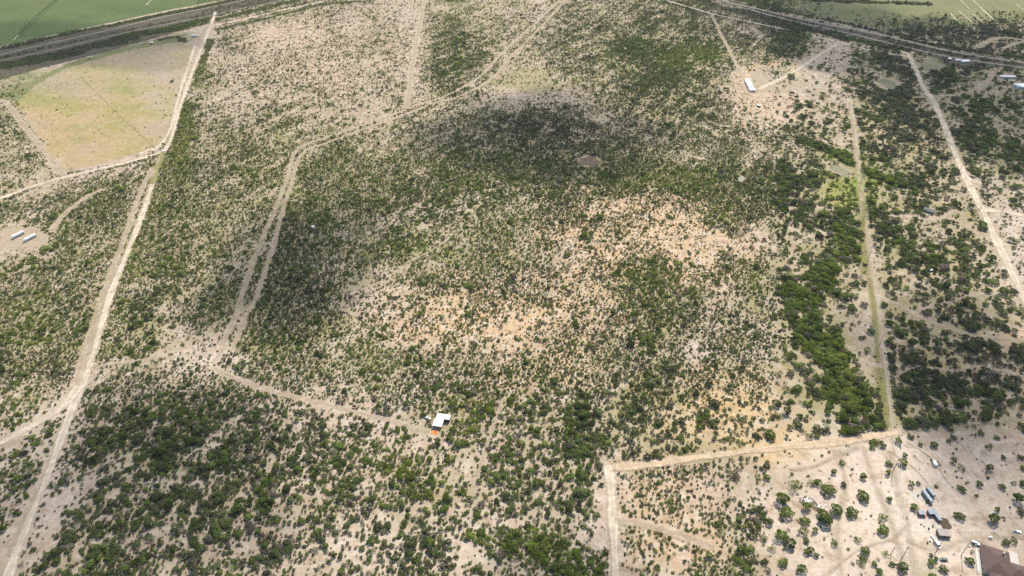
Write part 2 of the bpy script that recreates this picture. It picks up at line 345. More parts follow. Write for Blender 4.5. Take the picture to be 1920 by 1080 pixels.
# ------------------------------------------------------------------ ground
def axis(lo, hi, step, outer):
    a = list(np.arange(lo, hi + .1, step))
    return np.array([-o for o in reversed(outer)] + a + list(outer)) if lo < 0 else np.array([-20000., -4000., -800., 0.] + a + list(outer))
gx = axis(-1500, 1500, 6.0, (1700., 2300., 4000., 9000., 25000.))
gy = axis(120, 1860, 6.0, (1950., 2200., 3000., 6000., 25000.))
GX, GY = np.meshgrid(gx, gy); X, Y = GX.ravel(), GY.ravel()
Yc = np.clip(Y, 150, 2400)
U, V = UV(X, Yc); U = np.clip(U, -300, 2220); V = np.clip(V, -80, 1200)
soil = np.tile(np.array(SAND), (len(X), 1))
soil *= (1 + .16 * (vnoise(X, Y, 130, 11) - .5) + .14 * (vnoise(X, Y, 30, 12) - .5))[:, None]
for t, w in blobs(SOIL, U, V, X, Y):
    a = (w * t[4])[:, None]; soil = soil * (1 - a) + np.array(t[5]) * a
jx, jy = X + 10 * (vnoise(X, Y, 25, 14) - .5), Y + 10 * (vnoise(X, Y, 25, 15) - .5)
inc = inside(CLEAR, jx, jy)
f1, f2, f3 = vnoise(X, Y, 70, 16), vnoise(X, Y, 28, 17), vnoise(X + Y, Y - X, 12, 18)
ff = np.clip(.5 + 1.1 * (f1 - .5) + .6 * (f2 - .5) + .3 * (f3 - .5), 0, 1)[:, None]
fc = np.where(ff < .5, np.array((.27, .255, .07)) * (1 - ff * 2) + np.array((.38, .295, .155)) * ff * 2, np.array((.38, .295, .155)) * (2 - ff * 2) + np.array((.34, .275, .185)) * (ff * 2 - 1))
far = np.clip((Y - 1000) / 500, 0, .6)[:, None]; fc = fc * (1 - far) + np.array((.26, .235, .13)) * far
for (gu, gv, gru, grv, gam, *gc) in ((130, 265, 80, 60, .5, (.40, .28, .13)), (90, 230, 50, 40, .35, (.38, .28, .14)), (300, 130, 70, 50, .6, (.35, .29, .235)), (110, 165, 60, 20, .5, (.30, .26, .21)), (310, 200, 40, 60, .4, (.40, .33, .25)), (228, 165, 34, 15, .8), (148, 260, 12, 14, .7), (100, 190, 50, 9, .5), (70, 180, 40, 14, .5), (180, 238, 70, 7, .35), (185, 130, 60, 8, .5), (278, 150, 12, 10, .4)):
    gd = np.sqrt(((U - gu) / gru) ** 2 + ((V - gv) / grv) ** 2) + (vnoise(X, Y, 20, 19) - .5) * 1.2 + (vnoise(X, Y, 9, 20) - .5) * .6
    ga_ = (np.clip(1.4 - gd, 0, 1) * gam)[:, None]; fc = fc * (1 - ga_) + np.array(gc[0] if gc else (.22, .235, .06)) * ga_
soil = np.where(inc[:, None], fc, soil)
cov_g = bilin(COVER, U, V) / 10
org = np.zeros(len(X))
for t, w in blobs([q for q in SOIL if q[5] in (ORANGE, OCHRE, PALE)], U, V, X, Y): org = np.maximum(org, w * t[4])
grass = np.clip(cov_g * 1.35 - .08 - .55 * org + .5 * (vnoise(X, Y, 22, 13) - .5), 0, 1)
grass = np.where(inc, .15, grass)
wash = np.ones(len(X))
for t, w in blobs([q for q in SOIL if q[5][1] > q[5][0]], U, V, X, Y): wash = np.minimum(wash, 1 - .9 * w * t[4])
wash = np.where(inc, .35, wash)
grass = grass * np.where((V > 690) & (U < 1150), .45, 1) * np.clip(wash, .3, 1)
tone_g = np.zeros(len(X))
for t, w in blobs(TONE, U, V, X, Y): tone_g += w * t[4]
nxv, nyv = len(gx), len(gy)
idx = np.arange(nxv * nyv).reshape(nyv, nxv)
quads = np.stack([idx[:-1, :-1], idx[:-1, 1:], idx[1:, 1:], idx[1:, :-1]], -1).reshape(-1, 4)
me = bpy.data.meshes.new('ground')
me.vertices.add(len(X)); me.vertices.foreach_set('co', np.stack([X, Y, np.zeros_like(X)], 1).ravel())
me.loops.add(quads.size); me.loops.foreach_set('vertex_index', quads.ravel().astype(np.int32))
me.polygons.add(len(quads)); me.polygons.foreach_set('loop_start', np.arange(0, quads.size, 4, dtype=np.int32))
me.update(calc_edges=True)
ca = me.color_attributes.new('soil', 'FLOAT_COLOR', 'POINT')
ca.data.foreach_set('color', np.concatenate([soil, np.ones((len(X), 1))], 1).ravel().astype(np.float32))
ga = me.attributes.new('grass', 'FLOAT', 'POINT'); ga.data.foreach_set('value', grass.astype(np.float32))
wa = me.attributes.new('wash', 'FLOAT', 'POINT'); wa.data.foreach_set('value', wash.astype(np.float32))
ta = me.attributes.new('tone', 'FLOAT', 'POINT'); ta.data.foreach_set('value', tone_g.astype(np.float32))

def ground_material():
    m, nt, N, L, b = mat('scrubland_soil')
    geo = N.new('ShaderNodeNewGeometry')
    def noise(scale, detail=6, rough=.6):
        n = N.new('ShaderNodeTexNoise'); n.inputs['Scale'].default_value = scale; n.inputs['Detail'].default_value = detail
        n.inputs['Roughness'].default_value = rough; L.new(geo.outputs['Position'], n.inputs['Vector']); return n.outputs[0]
    def ramp(x, a, b_, c0=0., c1=1.):
        r = N.new('ShaderNodeMapRange'); r.inputs[1].default_value = a; r.inputs[2].default_value = b_; r.inputs[3].default_value = c0; r.inputs[4].default_value = c1
        r.interpolation_type = 'SMOOTHSTEP'; L.new(x, r.inputs[0]); return r.outputs[0]
    def mul(a, b_, op='MULTIPLY'):
        n = N.new('ShaderNodeMath'); n.operation = op
        for i, s in enumerate((a, b_)):
            if isinstance(s, (int, float)): n.inputs[i].default_value = s
            else: L.new(s, n.inputs[i])
        return n.outputs[0]
    def mix(f, a, b_, blend='MIX'):
        n = N.new('ShaderNodeMix'); n.data_type = 'RGBA'; n.blend_type = blend
        for s, i in ((f, 0), (a, 6), (b_, 7)):
            if isinstance(s, (int, float)): n.inputs[i].default_value = s
            elif isinstance(s, tuple): n.inputs[i].default_value = (*s, 1)
            else: L.new(s, n.inputs[i])
        return n.outputs[2]
    at = N.new('ShaderNodeAttribute'); at.attribute_name = 'soil'
    ag = N.new('ShaderNodeAttribute'); ag.attribute_name = 'grass'
    ato = N.new('ShaderNodeAttribute'); ato.attribute_name = 'tone'
    c = at.outputs['Color']
    aw = N.new('ShaderNodeAttribute'); aw.attribute_name = 'wash'; ws = aw.outputs['Fac']
    n1 = noise(.06, 8, .65); n2 = noise(.35, 6, .7); n3 = noise(.018, 5); n4 = noise(1.3, 3)
    c = mix(mul(ramp(n1, .42, .66), ws), c, mix(.38, c, (.53, .45, .36)))           # pale sand between clumps
    c = mix(ramp(n3, .35, .7, 0, .35), c, mix(.6, c, (.36, .26, .19)))     # redder earth
    n5 = noise(.11, 5, .6); n6 = noise(.033, 6, .6)
    c = mix(mul(ramp(n5, .52, .60), mul(ws, .55)), c, (.58, .50, .415))                # washed pale sand
    c = mix(mul(ramp(n5, .45, .37), mul(ws, .55)), c, (.30, .215, .135))              # crusted brown earth
    c = mix(mul(ramp(n6, .46, .60), mul(ramp(ag.outputs['Fac'], .1, .7), .7)), c, (.25, .225, .10))              # dry grass flats
    c = mix(1.0, c, mix(ramp(n2, .3, .7), (.62, .62, .62), (.86, .86, .86)), 'MULTIPLY')
    gcol = mix(ramp(ato.outputs['Fac'], 0., .8), (.22, .20, .095), (.215, .225, .065))
    gm = mul(ag.outputs['Fac'], ramp(mul(mul(n2, .5), mul(n1, .5), 'ADD'), .40, .58))
    c = mix(mul(gm, .85), c, gcol)                                          # thin dry grass and forbs
    c = mix(mul(ramp(n4, .60, .72), .35), c, (.16, .14, .09))              # weeds and litter
    L.new(c, b.inputs['Base Color']); b.inputs['Roughness'].default_value = .95; b.inputs['Specular IOR Level'].default_value = .1
    bp = N.new('ShaderNodeBump'); bp.inputs['Strength'].default_value = .5; bp.inputs['Distance'].default_value = .6
    L.new(mul(n2, n1, 'ADD'), bp.inputs['Height']); L.new(bp.outputs[0], b.inputs['Normal'])
    return m
me.materials.append(ground_material())
ground = bpy.data.objects.new('ground', me); COL.objects.link(ground); ground['kind'] = 'structure'

# ------------------------------------------------------------------ road ribbons
def road_material(name, col, rut, edge=.35, strength=1.0, patch=1.0):
    m, nt, N, L, b = mat(name)
    uv = N.new('ShaderNodeUVMap'); sx = N.new('ShaderNodeSeparateXYZ'); L.new(uv.outputs[0], sx.inputs[0])
    geo = N.new('ShaderNodeNewGeometry')
    n1 = N.new('ShaderNodeTexNoise'); n1.inputs['Scale'].default_value = .22; n1.inputs['Detail'].default_value = 7; n1.inputs['Roughness'].default_value = .7
    n2 = N.new('ShaderNodeTexNoise'); n2.inputs['Scale'].default_value = .05; n2.inputs['Detail'].default_value = 3
    for n in (n1, n2): L.new(geo.outputs['Position'], n.inputs['Vector'])
    def math_(op, a, b_=None):
        n = N.new('ShaderNodeMath'); n.operation = op
        for i, s in enumerate((a, b_)):
            if s is None: continue
            if isinstance(s, (int, float)): n.inputs[i].default_value = s
            else: L.new(s, n.inputs[i])
        return n.outputs[0]
    au = math_('ABSOLUTE', math_('SUBTRACT', math_('MULTIPLY', sx.outputs[0], 2.0), 1.0))
    # wheel ruts at |u| = .5
    rr = math_('ABSOLUTE', math_('SUBTRACT', au, .48))
    mr = N.new('ShaderNodeMapRange'); mr.inputs[1].default_value = .05; mr.inputs[2].default_value = .28; mr.inputs[3].default_value = 1; mr.inputs[4].default_value = 0
    L.new(rr, mr.inputs[0])
    mx = N.new('ShaderNodeMix'); mx.data_type = 'RGBA'; L.new(mr.outputs[0], mx.inputs[0])
    mx.inputs[6].default_value = (*col, 1); mx.inputs[7].default_value = (*rut, 1)
    m2 = N.new('ShaderNodeMix'); m2.data_type = 'RGBA'; m2.blend_type = 'MULTIPLY'; m2.inputs[0].default_value = 1
    m3 = N.new('ShaderNodeMapRange'); m3.inputs[1].default_value = .3; m3.inputs[2].default_value = .7; m3.inputs[3].default_value = .62; m3.inputs[4].default_value = .88
    L.new(n1.outputs[0], m3.inputs[0]); L.new(mx.outputs[2], m2.inputs[6]); L.new(m3.outputs[0], m2.inputs[7])
    L.new(m2.outputs[2], b.inputs['Base Color']); b.inputs['Roughness'].default_value = .95; b.inputs['Specular IOR Level'].default_value = .1
    # worn, uneven edge
    e = math_('ADD', math_('SUBTRACT', 1.0, au), math_('MULTIPLY', math_('SUBTRACT', n1.outputs[0], .5), 1.3))
    e = math_('ADD', e, math_('MULTIPLY', math_('SUBTRACT', n2.outputs[0], .5), .9))
    er = N.new('ShaderNodeMapRange'); er.inputs[1].default_value = .05; er.inputs[2].default_value = .05 + edge; er.inputs[3].default_value = 0; er.inputs[4].default_value = strength
    L.new(e, er.inputs[0])
    n3 = N.new('ShaderNodeTexNoise'); n3.inputs['Scale'].default_value = .09; n3.inputs['Detail'].default_value = 6; L.new(geo.outputs['Position'], n3.inputs['Vector'])
    pr_ = N.new('ShaderNodeMapRange'); pr_.inputs[1].default_value = .35; pr_.inputs[2].default_value = .6; pr_.inputs[3].default_value = patch; pr_.inputs[4].default_value = 1.0
    L.new(n3.outputs[0], pr_.inputs[0]); al = math_('MULTIPLY', er.outputs[0], pr_.outputs[0])
    t = N.new('ShaderNodeBsdfTransparent'); ms = N.new('ShaderNodeMixShader')
    L.new(al, ms.inputs[0]); L.new(t.outputs[0], ms.inputs[1]); L.new(b.outputs[0], ms.inputs[2])
    L.new(ms.outputs[0], N['Material Output'].inputs[0])
    return m
RM = {'mark': road_material('flattened_crop', (.055, .085, .03), (.07, .10, .04), .5, .8), 'mark2': road_material('ditch_soil', (.27, .22, .13), (.27, .22, .13), .5, .4), 'grassy': road_material('fresh_grass', (.25, .245, .075), (.25, .245, .075), 1.2, .85), 'pale': road_material('pale_dirt', (.56, .475, .365), (.66, .58, .465), .5, 1.0, .7), 'tan': road_material('tan_dirt', (.45, .365, .265), (.58, .485, .37), .8, .85, .35),
      'faint': road_material('faint_dirt', (.46, .38, .28), (.54, .455, .35), .9, .75, .4), 'ochre': road_material('ochre_dirt', (.56, .43, .29), (.62, .49, .345), .6, .95, .8),
      'ballast': road_material('ballast', (.26, .225, .18), (.33, .285, .235), .2), 'asphalt': road_material('old_asphalt', (.22, .20, .17), (.27, .245, .21), .2)}
def ribbon(name, line, w, m, z):
    vs, fs, uvs = [], [], []; s = 0
    n = len(line)
    for i, p in enumerate(line):
        d = (line[min(i + 1, n - 1)] - line[max(i - 1, 0)]); d.z = 0; d.normalize(); nrm = Vector((-d.y, d.x, 0))
        if i: s += (p - line[i - 1]).length
        ww = w * (1 + .25 * math.sin(s * .043 + w) + .15 * math.sin(s * .17)) if 'way' not in name else w
        for k in range(3):
            q = p + nrm * ww * .55 * (1 - k); vs.append((q.x, q.y, z)); uvs.append((k / 2, s))
        if i:
            a = (i - 1) * 3
            for k in range(2): fs.append((a + k, a + 3 + k, a + 4 + k, a + 1 + k))
    o = mesh_obj(name, vs, fs, m)
    ul = o.data.uv_layers.new(name='UVMap')
    for l in o.data.loops: ul.data[l.index].uv = uvs[l.vertex_index]
    o['kind'] = 'structure'
    return o
for i, (n, k, line, w, s) in enumerate(ROAD_LINES):
    ribbon(n, line, w, RM[s], .05 + .012 * i)

# ------------------------------------------------------------------ fields, ponds, pads (sheets with ragged borders)
def sheet(name, pts, m, z, rag=2.0, n=10, kind='structure'):
    P = [W(*p) for p in pts]; V2 = []
    for a, b in zip(P, P[1:] + P[:1]):
        k = max(2, min(60, int((b - a).length / 8)))
        for i in range(k):
            q = a.lerp(b, i / k); V2.append((q.x + random.uniform(-rag, rag), q.y + random.uniform(-rag, rag), z))
    o = mesh_obj(name, V2, [tuple(range(len(V2)))], m); o['kind'] = kind
    if o.data.polygons[0].normal.z < 0: o.data.flip_normals()
    return o
def oval(name, u, v, ru, rv, m, z, rag=.12, rot=0, kind='structure', n=36):
    pts = []
    for i in range(n):
        a = 2 * math.pi * i / n; r = 1 + rag * (math.sin(3 * a + u) * .6 + math.sin(5 * a + v) * .5)
        du, dv = ru * r * math.cos(a), rv * r * math.sin(a)
        q = W(u + du * math.cos(rot) - dv * math.sin(rot), v + du * math.sin(rot) + dv * math.cos(rot)); pts.append((q.x, q.y, z))
    o = mesh_obj(name, pts, [tuple(range(n))], m); o['kind'] = kind
    if o.data.polygons[0].normal.z < 0: o.data.flip_normals()
    return o
def field_material(name, cols, scale=.012, stripes=0.0):
    m, nt, N, L, b = mat(name)
    geo = N.new('ShaderNodeNewGeometry')
    n1 = N.new('ShaderNodeTexNoise'); n1.inputs['Scale'].default_value = scale; n1.inputs['Detail'].default_value = 8; n1.inputs['Roughness'].default_value = .62
    n2 = N.new('ShaderNodeTexNoise'); n2.inputs['Scale'].default_value = .3; n2.inputs['Detail'].default_value = 5
    for n in (n1, n2): L.new(geo.outputs['Position'], n.inputs['Vector'])
    r = N.new('ShaderNodeValToRGB'); e = r.color_ramp.elements
    e[0].position = .3; e[0].color = (*cols[0], 1); e[1].position = .7; e[1].color = (*cols[-1], 1)
    for i, c in enumerate(cols[1:-1]):
        k = e.new(.3 + .4 * (i + 1) / (len(cols) - 1)); k.color = (*c, 1)
    L.new(n1.outputs[0], r.inputs[0])
    m3 = N.new('ShaderNodeMapRange'); m3.inputs[1].default_value = .3; m3.inputs[2].default_value = .7; m3.inputs[3].default_value = .60; m3.inputs[4].default_value = .84
    L.new(n2.outputs[0], m3.inputs[0])
    m2 = N.new('ShaderNodeMix'); m2.data_type = 'RGBA'; m2.blend_type = 'MULTIPLY'; m2.inputs[0].default_value = 1
    L.new(r.outputs[0], m2.inputs[6]); L.new(m3.outputs[0], m2.inputs[7]); L.new(m2.outputs[2], b.inputs['Base Color'])
    b.inputs['Roughness'].default_value = .95; b.inputs['Specular IOR Level'].default_value = .1
    bp = N.new('ShaderNodeBump'); bp.inputs['Strength'].default_value = .4; bp.inputs['Distance'].default_value = .4
    L.new(n2.outputs[0], bp.inputs['Height']); L.new(bp.outputs[0], b.inputs['Normal'])
    return m
F_green = field_material('green_crop', [(.075, .12, .038), (.10, .14, .048), (.13, .15, .06)], .012)
F_past = field_material('pasture_grass', [(.14, .155, .06), (.175, .185, .08), (.215, .205, .11)], .01)
F_clear = field_material('cleared_soil', [(.24, .225, .085), (.43, .33, .20), (.40, .33, .25), (.33, .30, .15), (.45, .37, .27)], .013)
F_pit = field_material('pit_soil', [(.10, .078, .06), (.17, .13, .095), (.12, .09, .065)], .06)
F_yard = field_material('yard_soil', [(.33, .27, .185), (.40, .33, .235), (.35, .29, .20)], .05)
F_grass = field_material('grass_verge', [(.13, .165, .06), (.19, .20, .085), (.24, .22, .11)], .03)
F_moist = field_material('bright_meadow', [(.15, .185, .045), (.22, .235, .07), (.26, .25, .10), (.18, .20, .06)], .03)
F_silt = field_material('silty_pond', [(.17, .18, .10), (.22, .22, .13), (.26, .24, .16)], .05)
F_stubble = field_material('dark_verge', [(.075, .075, .045), (.115, .10, .068), (.06, .062, .036)], .04)
sheet('field', [(-120, 113), (0, 87), (75, 71), (150, 54), (235, 37), (300, 22), (370, 9), (440, -5), (520, -24), (-120, -40)], F_green, .032)
sheet('field', [(1385, -12), (1420, 6), (1470, 21), (1560, 38), (1640, 52), (1680, 60), (1780, 52), (1850, 44), (1920, 40), (2040, 36), (2040, -40), (1380, -40)], F_past, .032, 3)
sheet('verge', [(-80, 108), (0, 92), (110, 67), (200, 48), (283, 29), (393, 9), (470, -8), (540, -20), (560, -6), (480, 12), (395, 34), (330, 60), (200, 98), (100, 122), (0, 150), (-80, 165)], F_stubble, .028, 3)
sheet('verge', [(1350, -6), (1407, 12), (1448, 22), (1557, 46), (1640, 62), (1773, 93), (1920, 116), (2000, 127), (2000, 141), (1920, 131), (1773, 109), (1693, 91), (1613, 71), (1487, 43), (1430, 28)], F_stubble, .028, 2)
sheet('verge', [(0, 170), (60, 150), (130, 118), (220, 92), (300, 72), (352, 62), (340, 78), (240, 94), (120, 130), (60, 164), (36, 190), (0, 186), (-40, 178)], F_grass, .030, 3)
oval('pasture', 992, 150, 58, 22, field_material('dry_grass', [(.30, .25, .14), (.36, .31, .18), (.26, .235, .12)], .04), .031, .35)
oval('clearing', 46, 447, 56, 23, F_yard, .031, .12, -.1)
oval('clearing', 1452, 152, 56, 26, F_yard, .031, .25)
oval('clearing', 1812, 116, 70, 12, F_stubble, .031, .2, .12)
oval('clearing', 1885, 152, 46, 12, F_yard, .031, .2, .1)
M['water'], _nt, _N, _L, _b = mat('murky_water')
_b.inputs['Base Color'].default_value = (.13, .135, .085, 1); _b.inputs['Roughness'].default_value = .35; _b.inputs['Specular IOR Level'].default_value = .25
_n = _N.new('ShaderNodeTexNoise'); _n.inputs['Scale'].default_value = .6; _g = _N.new('ShaderNodeNewGeometry'); _L.new(_g.outputs['Position'], _n.inputs['Vector'])
_bp = _N.new('ShaderNodeBump'); _bp.inputs['Strength'].default_value = .08; _L.new(_n.outputs[0], _bp.inputs['Height']); _L.new(_bp.outputs[0], _b.inputs['Normal'])
PONDS = [(1573, 318, 24, 7, .42), (1748, 122, 20, 8, .1), (1664, 157, 20, 8, .35), (1390, 336, 7, 4, .5)]
for (u, v, a, b_, r) in PONDS:
    oval('shore', u, v, a * 1.22, b_ * 1.35, F_clear if v > 150 else F_grass, .036, .15, r)
    if v > 325: oval('pond', u, v, a, b_, M['water'], .045, .18, r)
    else: oval('pond', u, v, a, b_, F_silt, .045, .18, r)
oval('clearing', 1105, 303, 21, 11, field_material('pit_floor', [(.09, .07, .05), (.19, .145, .105), (.12, .09, .065), (.20, .155, .115)], .12), .036, .38)
oval('clearing', 1521, 946, 26, 8, F_pit, .036, .25, .5)
oval('clearing', 1771, 984, 11, 13, field_material('manure', [(.09, .065, .05), (.13, .095, .07)], .2), .036, .2, -.5)

# ------------------------------------------------------------------ crown and trunk shapes
def crown_mesh(seed, lobes, leaves, spread, top, size, gap=.0):
    r = random.Random(seed); L_ = []
    for i in range(lobes):
        a = 2 * math.pi * (i + r.random() * .7) / lobes; d = spread * (0 if i == 0 else r.uniform(.45, 1))
        rr = r.uniform(.20, .50) if i else r.uniform(.38, .55)
        L_.append((d * math.cos(a), d * math.sin(a), top * r.uniform(.45, .72) * (1 if i else 1.15), rr))
    vs, fs, sh = [], [], []
    tries = 0
    while len(fs) < leaves and tries < leaves * 12:
        tries += 1
        c = r.choice(L_); n = Vector((r.gauss(0, 1), r.gauss(0, 1), r.gauss(.35, 1))).normalized()
        if n.z < -.55: continue
        q = Vector(c[:3]) + Vector((n.x * c[3], n.y * c[3], n.z * c[3] * .85)) * r.uniform(.72, 1.08)
        if q.z < .06: continue
        if any((q - Vector(k[:3])).length < k[3] * .70 for k in L_ if k is not c): continue
        nn = (n + Vector((r.gauss(0, .5), r.gauss(0, .5), r.gauss(.1, .5)))).normalized()
        t = nn.orthogonal().normalized(); b = nn.cross(t); ang = r.random() * 6.28
        t, b = t * math.cos(ang) + b * math.sin(ang), b * math.cos(ang) - t * math.sin(ang)
        s = size * r.uniform(.6, 1.3); k = len(vs)
        vs += [q + t * s * 1.2, q + b * s * .7 + nn * s * .15, q - t * s * 1.1, q - b * s * .75]
        fs.append((k, k + 1, k + 2, k + 3)); sh += [r.uniform(.72, 1.28)] * 4
    me = bpy.data.meshes.new('crown'); me.from_pydata([tuple(v) for v in vs], [], fs); me.materials.append(M['leaf'])
    at = me.attributes.new('shade', 'FLOAT', 'POINT'); at.data.foreach_set('value', sh)
    return me
def trunk_mesh(seed, top, spread):
    r = random.Random(seed); bm = bmesh.new()
    tube(bm, (0, 0, -.05), (r.uniform(-.06, .06), r.uniform(-.06, .06), top * .3), .06, .045)
    for i in range(5):
        a = 2 * math.pi * (i + r.random() * .6) / 5
        p = (spread * .45 * math.cos(a), spread * .45 * math.sin(a), top * r.uniform(.42, .55))
        tube(bm, (0, 0, top * r.uniform(.1, .28)), p, .038, .022, 5)
        tube(bm, p, (spread * .85 * math.cos(a + .3), spread * .85 * math.sin(a + .3), top * r.uniform(.6, .78)), .022, .008, 4)
    me = bpy.data.meshes.new('trunk'); bm.to_mesh(me); bm.free(); me.materials.append(M['bark']); return me
CROWNS = [crown_mesh(1, 7, 760, .62, 1.05, .085), crown_mesh(2, 9, 820, .70, .95, .085), crown_mesh(3, 5, 600, .52, 1.2, .09), crown_mesh(4, 8, 640, .66, .8, .08),
          crown_mesh(5, 6, 440, .68, .9, .075), crown_mesh(6, 10, 900, .75, 1.0, .085), crown_mesh(7, 6, 320, .72, .85, .07), crown_mesh(8, 7, 700, .58, 1.15, .085)]
TRUNKS = [trunk_mesh(20 + i, (1.05, .95, 1.2, .8, .9, 1., .85, 1.15)[i], (.62, .70, .52, .66, .68, .75, .72, .58)[i]) for i in range(8)]
FIRST_CROWN = [None] * 8

def plant(name, label, cat, group, x, y, r, rot, vi, tint, lum, hs=1.0):
    t = bpy.data.objects.new(name, None); COL.objects.link(t); t.empty_display_size = .3
    t.location = (x, y, 0); t.rotation_euler = (0, 0, rot); t.scale = (r * random.uniform(.75, 1.25), r, r * hs)
    prop(t, label, cat, group)
    for nm, me in (('crown', CROWNS[vi]), ('trunk', TRUNKS[vi])):
        o = bpy.data.objects.new(nm, me); COL.objects.link(o); o.parent = t; o['tint'] = float(tint); o['lum'] = float(lum)
        if nm == 'crown' and FIRST_CROWN[vi] is None: FIRST_CROWN[vi] = o
    return t

# yard trees, one by one: u, v of the foot, crown radius in map units
YARD = [(1616, 896, 9), (1618, 934, 11), (1596, 964, 12), (1656, 972, 9), (1655, 997, 11), (1607, 1014, 9), (1563, 1019, 9), (1501, 1069, 13), (1465, 1008, 15), (1503, 999, 10), (1508, 979, 12),
        (1473, 966, 13), (1466, 941, 16), (1489, 913, 16), (1531, 907, 11), (1551, 922, 14), (1568, 960, 12), (1513, 954, 13), (1542, 969, 12), (1665, 938, 7), (1666, 872, 9), (1664, 889, 8),
        (1513, 1037, 8), (1511, 1015, 7), (1562, 887, 8), (1578, 871, 8), (1581, 911, 7), (1530, 1043, 7), (1622, 1035, 9), (1613, 1057, 9), (1639, 1059, 8), (1690, 1067, 13), (1660, 1039, 8), (1468, 1057, 9),
        (1647, 835, 8), (1635, 840, 6), (1683, 830, 10), (1707, 821, 6), (1751, 837, 9), (1783, 808, 5), (1787, 822, 6), (1778, 828, 6), (1692, 872, 12), (1787, 867, 8), (1707, 910, 9), (1721, 908, 6), (1755, 913, 5),
        (1712, 953, 9), (1798, 970, 9), (1863, 977, 15), (1869, 957, 7), (1905, 937, 13), (1878, 915, 7), (1917, 909, 7), (1913, 960, 8), (1768, 1070, 11), (1817, 1055, 9), (1821, 1036, 5), (1900, 1015, 8), (1885, 1019, 8),
        (1755, 1049, 6), (1745, 1042, 5), (1737, 941, 5), (1853, 880, 9), (1855, 839, 7), (1880, 859, 6), (1868, 822, 5), (1838, 814, 6), (1913, 859, 6), (1917, 880, 6), (1440, 980, 10), (1430, 1010, 8), (1395, 990, 8), (1412, 955, 9), (1446, 1030, 9), (1375, 985, 7),
        (1400, 1060, 7), (1350, 1000, 8), (1330, 1045, 9), (1380, 1040, 7), (1545, 1010, 4), (1590, 1030, 4), (1725, 835, 5), (1815, 905, 4), (1830, 930, 4), (1806, 925, 4)]
LANDMARK = [((1870, 1050), 'the brown hip-roofed house'), ((1768, 1005), 'the grey board shed'), ((1736, 935), 'the parked travel trailers'), ((1520, 945), 'the rubble gully'),
            ((1752, 868), 'the two white round tanks'), ((1688, 1052), 'the power pole on the sandy lane'), ((1672, 888), 'the power pole with the pale crossarm'), ((1570, 832), 'the ochre fence strip'), ((1360, 1030), 'the track leaving the sandy corner')]
ORD = ['first', 'second', 'third', 'fourth', 'fifth', 'sixth', 'seventh', 'eighth', 'ninth', 'tenth', 'eleventh', 'twelfth', 'thirteenth', 'fourteenth', 'fifteenth', 'sixteenth', 'seventeenth', 'eighteenth', 'nineteenth', 'twentieth', 'twenty-first', 'twenty-second', 'twenty-third', 'twenty-fourth', 'twenty-fifth', 'twenty-sixth', 'twenty-seventh', 'twenty-eighth', 'twenty-ninth', 'thirtieth']
near = {}
for (u, v, r) in YARD:
    p = W(u, v); k = min(range(len(LANDMARK)), key=lambda i: (W(*LANDMARK[i][0]) - p).length)
    near.setdefault(k, []).append(((W(*LANDMARK[k][0]) - p).length, u, v, r))
yard_xy = []
for k, lst in near.items():
    for i, (d, u, v, r) in enumerate(sorted(lst)):
        p = W(u, v); R = r / ((752 + (v - 540) * CP) / H) * 1.0
        tint = min(1, max(0, random.gauss(.52, .16))) if u < 1700 else min(1, max(0, random.gauss(.33, .12)))
        word = 'large' if r >= 12 else ('mid-sized' if r >= 8 else 'small')
        tone = 'bright green' if tint > .55 else ('green' if tint > .4 else 'dark green')
        plant('tree', f'{word} {tone} tree, {ORD[i]} tree out from {LANDMARK[k][1]}', 'tree', 'trees scattered on the bare sandy yards', p.x, p.y, R, random.uniform(0, 6.3), random.choice([0, 1, 2, 5, 7, 5, 4, 3, 6]), tint, random.uniform(.9, 1.2), random.uniform(.85, 1.1))
        yard_xy.append((p.x, p.y, R))

# ------------------------------------------------------------------ scrub: positions
step = 2.0
xs, ys = np.meshgrid(np.arange(-1650, 1650, step), np.arange(150, 1900, step))
x = xs.ravel() + rng.uniform(-.5, .5, xs.size) * step; y = ys.ravel() + rng.uniform(-.5, .5, xs.size) * step
u, v = UV(x, y)
keep = (u > -160) & (u < 2080) & (v > -22) & (v < 1160)
x, y, u, v = x[keep], y[keep], u[keep], v[keep]
cov = bilin(COVER, u, v) / 10
